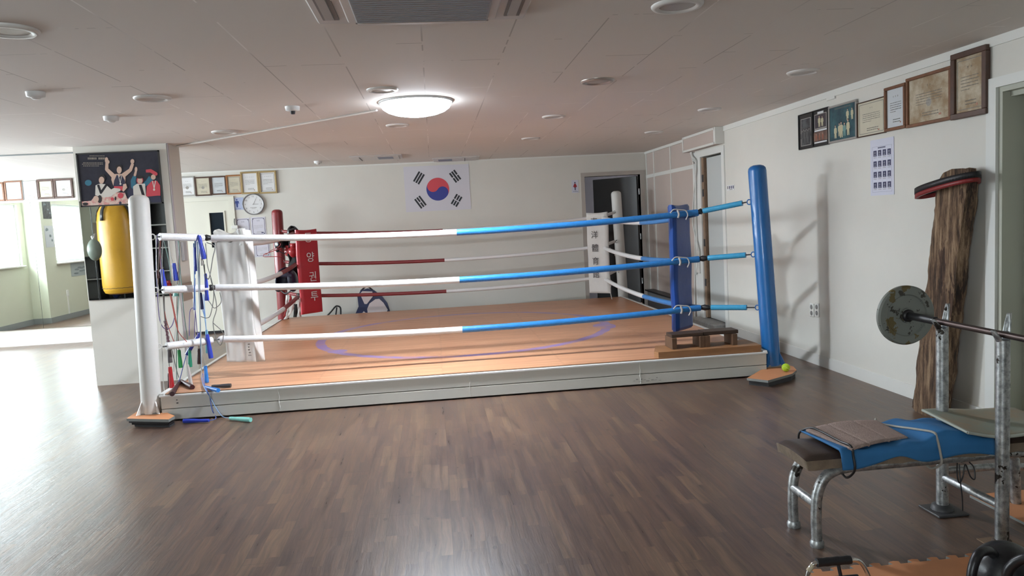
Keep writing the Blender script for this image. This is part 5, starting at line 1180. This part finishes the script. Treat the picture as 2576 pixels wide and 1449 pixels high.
# =================================================================== THINGS HUNG AT THE RED CORNER
HG = mat('black_headgear_leather', (.013, .013, .017), .3, coat=.2); RG = mat('red_glove_leather', (.33, .02, .025), .3, coat=.2)
def Q(x, y, Y=10.7): return yp(x, y, Y)
def headgear(x, y, s, m, label, Y, rz=0):
    p = Q(x, y, Y); t = thing('boxing_headgear', label, 'boxing headgear', p, 'headgear hung at the red corner'); T = Matrix.Rotation(rz, 4, 'Z')
    b = MB(); 
    def shell(u, v):
        a = -2.3+4.6*u; ph = .25+1.75*v; r = s*(1+.05*math.sin(6*u)); return (r*.9*math.sin(ph)*math.sin(a), -r*1.05*math.sin(ph)*math.cos(a)*-1, r*1.15*math.cos(ph))
    b.grid(shell, 24, 14, m, T=T); solid(b.build('shell', t), .018)
    for sx in (-1, 1):
        b = MB(); b.ell((sx*s*.82, -s*.25, -s*.55), (s*.30, s*.45, s*.45), m, T=T, n=14, k=8); b.build('cheek_pad', t)
    b = MB(); b.tube([T @ Vector((-s*.8, -s*.3, s*.45)), T @ Vector((0, -s*1.0, s*.62)), T @ Vector((s*.8, -s*.3, s*.45))], s*.2, m, 10); b.build('brow_pad', t)
    b = MB(); b.tube(smooth_path([T @ Vector((-s*.7, -s*.2, -s*.8)), T @ Vector((0, -s*.3, -s*1.15)), T @ Vector((s*.7, -s*.2, -s*.8))]), s*.06, DARK, 6); b.build('chin_strap', t); return t
headgear(711, 615, .105, HG, 'black headgear hung high on the red corner post', 10.66, .5)
t = headgear(722, 706, .15, mat('blue_black_headgear', (.012, .014, .035), .28, coat=.3), 'large dark blue headgear hung low on the red corner', 10.42, -.5)
headgear(737, 585, .075, HG, 'small black and grey headgear at the top of the red corner', 10.62, .2)
def glove(p, s, m, label, rz=0, tilt=0, group='boxing gloves hung at the red corner', name='boxing_glove', cuffm=None):
    t = thing(name, label, 'boxing glove', p, group); T = Matrix.Rotation(rz, 4, 'Z') @ Matrix.Rotation(tilt, 4, 'X')
    b = MB(); b.ell((0, 0, -s*.5), (s*.62, s*.5, s*.75), m, T=T, n=20, k=14, fn=lambda d: 1-.12*max(0, d.z)); b.build('mitt', t)
    b = MB(); b.ell((s*.52, -s*.18, -s*.30), (s*.22, s*.24, s*.48), m, T=T, n=14, k=10); b.build('thumb', t)
    b = MB(); b.lathe([(s*.36, 0), (s*.40, s*.1), (s*.42, s*.45), (s*.36, s*.48)], cuffm or m, 18, T=T); b.build('cuff', t); return t
glove(Q(738, 622, 10.6), .115, RG, 'red boxing glove hanging left of the red corner pad', .5)
glove(Q(724, 625, 10.68), .09, RG, 'smaller red boxing glove tucked behind the other on the corner', -.6)
t = thing('knee_wrap', 'black cloth wrap hanging in a bundle behind the red corner pad', 'cloth', Q(738, 640, 10.62)); b = MB()
b.grid(lambda u, v: ((u-.5)*.16+.02*math.sin(9*v), .035*math.sin(7*u+3*v), -.42*v+.03*math.sin(8*u)), 14, 20, mat('black_cotton', (.008, .008, .008), .9)); solid(b.build('cloth', t), .02)
t = thing('hand_wrap', 'long white hand wraps trailing down to the mat at the red corner', 'hand wrap', Q(745, 745, 10.45)); o = Q(745, 745, 10.45)
def ribbon(pts, w, m, nm):
    P_ = [Q(x, y, 10.45)-o for x, y in pts]; P_ = smooth_path(P_, 6); b = MB()
    vs = []; 
    for i, p in enumerate(P_): k = math.sin(i*.7)*.012; vs += [p+Vector((-w/2, k, 0)), p+Vector((w/2, -k, 0))]
    b.add(vs, [(2*i, 2*i+1, 2*i+3, 2*i+2) for i in range(len(P_)-1)], m, True); solid(b.build(nm, t), .004)
ribbon([(740, 752), (737, 770), (727, 790), (718, 803)], .05, PADW, 'wrap'); ribbon([(749, 748), (753, 765), (752, 780), (755, 797)], .035, PADW, 'wrap'); ribbon([(743, 765), (744, 783), (742, 798)], .05, mat('black_cotton', (0, 0, 0)), 'black_wrap')
ribbon([(722, 742), (721, 760), (723, 780), (722, 800)], .03, PADW, 'wrap'); ribbon([(729, 740), (731, 752), (724, 770), (716, 796)], .03, RG, 'red_wrap')
# hanger
t = thing('coat_hanger', 'red wire coat hanger hooked on the left top rope by the red post', 'hanger', Q(700, 618, 10.3)); o = Q(700, 618, 10.3); b = MB()
b.tube([Q(x, y, 10.3)-o for x, y in ((708, 624), (664, 640), (662, 645), (666, 646), (708, 645))], .005, RG, 6); b.tube(smooth_path([Q(x, y, 10.3)-o for x, y in ((676, 636), (682, 630), (700, 622), (706, 614), (701, 610))]), .004, RG, 6); b.build('wire', t)
# body protector and strap behind the ring
NV = mat('navy_vinyl', (.012, .02, .075), .4); PW2 = mat('pinkish_white_vinyl', (.60, .53, .53), .4)
c = Q(943, 783, 11.38); t = thing('body_protector', 'white and navy padded body protector leaning on the back wall', 'body protector', (c.x, 11.36, 0))
h0 = .60
def BP(x, y): p = yp(x, y, 11.36); return ((p.x-c.x), p.z)
b = MB()
outl = [BP(*q) for q in ((890, 800), (903, 770), (900, 745), (908, 730), (925, 725), (942, 730), (962, 745), (975, 762), (984, 790), (986, 830), (890, 830))]
T = Matrix(((1, 0, 0, 0), (0, 0, -1, 0), (0, 1, 0, 0), (0, 0, 0, 1)))
b.prism(outl[::-1], .06, NV, T=T, z=0); b.build('shell', t)
for k, q in enumerate((((906, 738), (912, 731), (938, 732), (939, 745), (924, 764), (918, 764)), ((924, 776), (930, 762), (945, 751), (955, 750), (966, 760), (977, 778), (974, 785), (935, 794), (926, 790)), ((905, 795), (916, 781), (926, 790), (930, 815), (900, 815)))):
    pts = [BP(*w) for w in q]; cc = (sum(p[0] for p in pts)/len(pts), sum(p[1] for p in pts)/len(pts))
    b = MB(); area = sum(pts[i][0]*pts[(i+1) % len(pts)][1]-pts[(i+1) % len(pts)][0]*pts[i][1] for i in range(len(pts)))
    if area < 0: pts = pts[::-1]
    b.prism([(cc[0]+(x-cc[0])*.97, cc[1]+(z-cc[1])*.97) for x, z in pts], .018, PW2, T=T, z=.058); b.build('white_panel', t)
b = MB(); b.tube(smooth_path([(BP(908, 731)[0], -.04, BP(908, 731)[1]), (BP(924, 720)[0], -.05, BP(924, 720)[1]), (BP(940, 731)[0], -.04, BP(940, 731)[1])]), .012, BLACK, 8); b.build('strap', t)
c = Q(850, 785, 11.36); t = thing('black_sandal', 'black strap shoe leaning on the back wall left of the body protector', 'shoe', (c.x, 11.34, 0))
b = MB(); f = lambda x, y, d=0: Vector((yp(x, y, 11.34).x-c.x, d, yp(x, y, 11.34).z))
b.tube(smooth_path([f(818, 800), f(832, 785), f(843, 772), (f(849, 770)), f(856, 774), f(857, 790), f(856, 830)]), .012, BLACK, 8); b.build('strap', t)
b = MB(); b.tube([f(847, 773), f(845, 790), f(842, 830)], .022, BLACK, 10, flat=.5); b.build('sole', t)
# =================================================================== CONDUITS AND BOX NEAR THE SIDE DOOR
CW_ = mat('white_cable', (.60, .60, .57), .5)
t = thing('wall_cables', 'bundle of white cables running down the wall left of the side door', 'cables', (XR(9.62), 9.62, 0))
def RW(x, y, o=.02): 
    p = rp(x, y); return Vector((p.x-o, p.y, p.z))-Vector(t.location)
for k, pts in enumerate((((1738, 346), (1738, 372), (1746, 400), (1752, 440), (1752, 600), (1752, 800)), ((1741, 348), (1743, 385), (1752, 405), (1755, 430), (1756, 560), (1759, 615), (1761, 655)), ((1744, 350), (1747, 390), (1757, 412), (1751, 500), (1749, 560), (1757, 600), (1765, 640), (1757, 690)))):
    b = MB(); b.tube(smooth_path([RW(x, y, .02+.006*k) for x, y in pts]), .011, CW_, 8); b.build('cable', t)
b = MB(); p = RW(1754, 409, .05); b.ell(p, (.014, .014, .014), CHROME, n=12, k=8); b.build('clip', t)
for (x, y, hgt, lab) in ((1760, 643, .14, 'small white junction box with cables beside the side door'), (1762, 672, .15, 'lower white switch box beside the side door')):
    p = rp(x, y); b = MB(); b.box((p.x-.035, p.y-.045, p.z-hgt/2), (p.x-.001, p.y+.045, p.z+hgt/2), CW_, bev=.005); tag(b.build('junction_box', origin=(p.x, p.y, p.z)), lab, 'junction box')
# dark skirting box along the far right wall
p0, p1 = 9.75, 11.3; b = MB(); b.box((XR(10.5)-.13, p0, 0), (XR(10.5)-.02, p1, .26), mat('grey_metal_cover', (.17, .17, .17), .5), bev=.004); b.box((XR(10.5)-.16, p0-.04, .26), (XR(10.5)-.02, p1+.04, .28), BLACK); tag(b.build('heater_cover', origin=(XR(10.5)-.1, 10.5, 0)), 'long low grey cover along the foot of the tan panelled wall', 'heater cover')
# cable moulding on the pillar side and small box
PIN = mat('pinkish_wall_box', (.50, .45, .43), .5)
# =================================================================== WHAT THE MIRRORS SHOW
YEL = mat('yellow_vinyl', (.56, .30, .022), .38, var=.10, vscale=5, bump=.25, bscale=7)
t = thing('heavy_bag', 'yellow heavy punching bag seen in the pillar mirror', 'punching bag', (-3.99, 5.80, .78))
prof = [(.0, 0), (.14, .004), (.185, .02), (.205, .06), (.212, .12), (.212, .80), (.205, .92), (.185, 1.03), (.15, 1.10), (.09, 1.145), (.03, 1.15)]
b = MB(); vs = []; n = 40
prof2 = []
for i in range(len(prof)-1):
    for k in range(5): prof2.append(tuple(prof[i][q]+(prof[i+1][q]-prof[i][q])*k/5 for q in (0, 1)))
prof2.append(prof[-1])
for r, z in prof2:
    for j in range(n):
        a = 2*PI*j/n; w_ = max(0, (z-.85)/.3); vs.append((r*(1+.05*w_*math.sin(9*a+3*math.sin(a)))*math.cos(a), r*(1+.05*w_*math.sin(9*a))*math.sin(a), z))
b.add(vs, [(i*n+j, i*n+(j+1) % n, (i+1)*n+(j+1) % n, (i+1)*n+j) for i in range(len(prof2)-1) for j in range(n)], YEL, True); b.build('bag_body', t)
b = MB(); b.tube([(.213*math.cos(a), .213*math.sin(a), .085+.003*math.sin(20*a)) for a in [2*PI*i/60 for i in range(61)]], .0025, DARK, 5, cap=False); b.build('stitching', t)
for a in (PI/2+.35, -PI/2, PI, .2):
    b = MB(); ca, sa = math.cos(a), math.sin(a); w_ = Vector((-sa, ca, 0))*.024
    pts = [(.218, .93), (.212, 1.0), (.196, 1.06), (.16, 1.115), (.12, 1.15), (.03, 1.28)]
    vs = []
    for r, z in pts: p = Vector((r*ca, r*sa, z)); vs += [p-w_, p+w_]
    b.add(vs, [(2*i, 2*i+1, 2*i+3, 2*i+2) for i in range(len(pts)-1)], BLACK, True); solid(b.build('strap', t), .006)
b = MB(); b.tube([(0, 0, 1.28), (0, 0, H-.78)], .008, IRON, 8)
for k in range(12): b.tube([(0, 0, 1.28+k*.028), (.006 if k % 2 else 0, 0 if k % 2 else .006, 1.30+k*.028)], .011, IRON, 6)
b.build('chain', t)
t = thing('double_end_ball', 'grey green striking ball on a rope seen in the pillar mirror', 'striking ball', (-4.03, 6.36, 0))
b = MB(); b.ell((0, 0, 1.36), (.085, .085, .13), mat('grey_green_leather', (.17, .20, .17), .4), n=8, k=12); b.build('ball', t)
b = MB(); b.tube([(0, 0, 1.48), (0, 0, H-.003)], .004, BLACK, 6); b.tube([(0, 0, 1.24), (0, 0, .012)], .004, BLACK, 6); b.build('rope', t)
b = MB(); b.tube([(0, 0, 1.47), (-.02, 0, 1.52), (.02, 0, 1.55), (0, 0, 1.50)], .01, PADW, 6); b.lathe([(.03, 0), (.028, .012), (.005, .016)], DARK, 12); b.build('fixing', t)
# shelf units against the partition
SHF = mat('black_shelf_laminate', (.022, .022, .022), .5); SHG = mat('dark_grey_laminate', (.07, .068, .065), .5); SHE = mat('light_shelf_edge', (.40, .39, .36), .5)
def shelves(x0, x1, zs, cols, label, back, y0=1.51, y1=1.86):
    t = thing('shelf_unit', label, 'shelf unit', ((x0+x1)/2, y0, 0), 'open shelf units behind the camera'); ox = (x0+x1)/2
    b = MB(); b.box((x0-ox, 0, 0), (x1-ox, .012, zs[-1]), back); b.build('back_panel', t)
    for i in range(cols+1):
        x = x0+(x1-x0)*i/cols-ox; b = MB(); b.box((x-.010, .012, 0), (x+.010, y1-y0, zs[-1]), SHF); b.build('divider', t)
    for z in zs:
        b = MB(); b.box((x0-ox+.01, .012, z-.012), (x1-ox-.01, y1-y0-.004, z+.010), SHF); b.box((x0-ox+.01, y1-y0-.004, z-.010), (x1-ox-.01, y1-y0, z+.008), SHE if z > .1 and z < zs[-1] else SHF); b.build('shelf', t)
shelves(-6.35, -5.10, [.06, .42, .80, 1.19], 3, 'low open black shelf unit with gloves, reflected in the pillar mirror', SHG)
shelves(-5.06, -4.10, [.06, .47, .88, 1.29, 1.70, 2.10], 2, 'tall black shelf unit right of the low one, reflected in the pillar mirror', SHF)
b = MB(); b.box((-6.05, 1.52, 1.205), (-5.12, 1.60, 1.80), mat('tan_board', (.36, .30, .23), .6), bev=.004); tag(b.build('tan_board', origin=(-5.6, 1.56, 1.2)), 'tan board standing on the low shelf unit in the pillar mirror', 'board')
BG = mat('blue_glove_leather', (.015, .025, .09), .35)
GS = 'boxing gloves stored on the shelves'
for k, (x, z, m, lab) in enumerate(((-6.0, 1.20, RG, 'red boxing glove on the top of the low shelf, left end'), (-5.72, 1.20, RG, 'red boxing glove on the low shelf top beside the striking ball'), (-5.35, 1.20, RG, 'red boxing glove on the low shelf top partly behind the bag'), (-5.75, .81, BG, 'dark blue boxing glove on the upper row of the low shelf'), (-5.52, .81, RG, 'red boxing glove in the upper row of the low shelf'), (-5.72, .43, BG, 'dark blue boxing glove in the middle row of the low shelf'), (-5.30, .07, mat('teal_glove', (.02, .20, .22), .35), 'teal boxing glove in the bottom row of the low shelf'), (-4.55, 1.71, PADW, 'white boxing glove on the tall shelf, upper row'), (-4.30, 1.30, RG, 'red boxing glove on the tall shelf near its right side'), (-4.80, .48, RG, 'red boxing glove on the tall shelf, low row'))):
    glove((x, 1.70, z+.155), .125, m, lab, rz=.4*k, group=GS)
# prints on the left wall
def sheet(Y, z0, w, h, X, m, nm, label):
    t = thing(nm, label, 'poster', M=on_left(Y, z0, X+.002), group='posters on the window wall'); b = MB(); b.box((0, 0, 0), (w, h, .003), m); rnd = random.Random(int(Y*10))
    for i in range(7): b.ell((w*rnd.uniform(.15, .85), h*rnd.uniform(.15, .85), .003), (w*.10, h*.06, .001), mat('print_blotch', (.20, .24, .25), .6), n=10, k=4)
    b.build('sheet', t)
sheet(8.04, 1.93, .30, .32, -7.12, P_GREY, 'photo_poster', 'grey photo poster between the two windows in the wall mirror')
sheet(8.05, 1.40, .30, .40, -7.12, PAPERG, 'paper_notice', 'pale paper notice below the grey photo in the wall mirror')
sheet(6.55, .80, .95, .28, -7.12, mat('grey_poster', (.34, .38, .38), .6), 'wide_poster', 'wide grey poster below the window in the wall mirror')
t = thing('wall_socket', 'white socket with trunking below the window in the wall mirror', 'socket', M=on_left(7.75, .44, -7.12)); b = MB(); b.box((-.04, 0, 0), (.04, .12, .02), TRIM, bev=.004); b.build('plate', t); b = MB(); b.box((-.015, -.34, 0), (.015, 0, .015), TRIM); b.build('trunking', t)
# pale box and socket on the pillar side
t = thing('switch_box', 'small grey switch box on the right side of the pillar', 'switch box', (-2.598, 8.12, 1.30)); b = MB(); b.box((0, -.05, -.09), (.03, .05, .11), mat('grey_switch_box', (.42, .42, .43), .5), bev=.005); b.build('box', t)
b = MB(); b.box((-2.599, 8.02, .80), (-2.59, 8.30, .98), mat('tan_tape_patch', (.32, .25, .20), .6)); tag(b.build('tan_patch', origin=(-2.6, 8.16, .9)), 'faded tan patch on the side face of the pillar', 'patch')
# socket by the clock door
t = thing('door_bolt', 'small dark bolt and box on the frame of the back left door', 'door bolt', M=on_back(yp(593, 570, YB).x, yp(593, 572, YB).z, YB-.02)); b = MB(); b.box((-.05, -.02, 0), (.04, .03, .03), TRIM, bev=.004); b.build('box', t); b = MB(); b.tube(smooth_path([(0, .03, .015), (-.005, .08, .018), (0, .13, .015)]), .006, DARK, 6); b.build('hook', t)
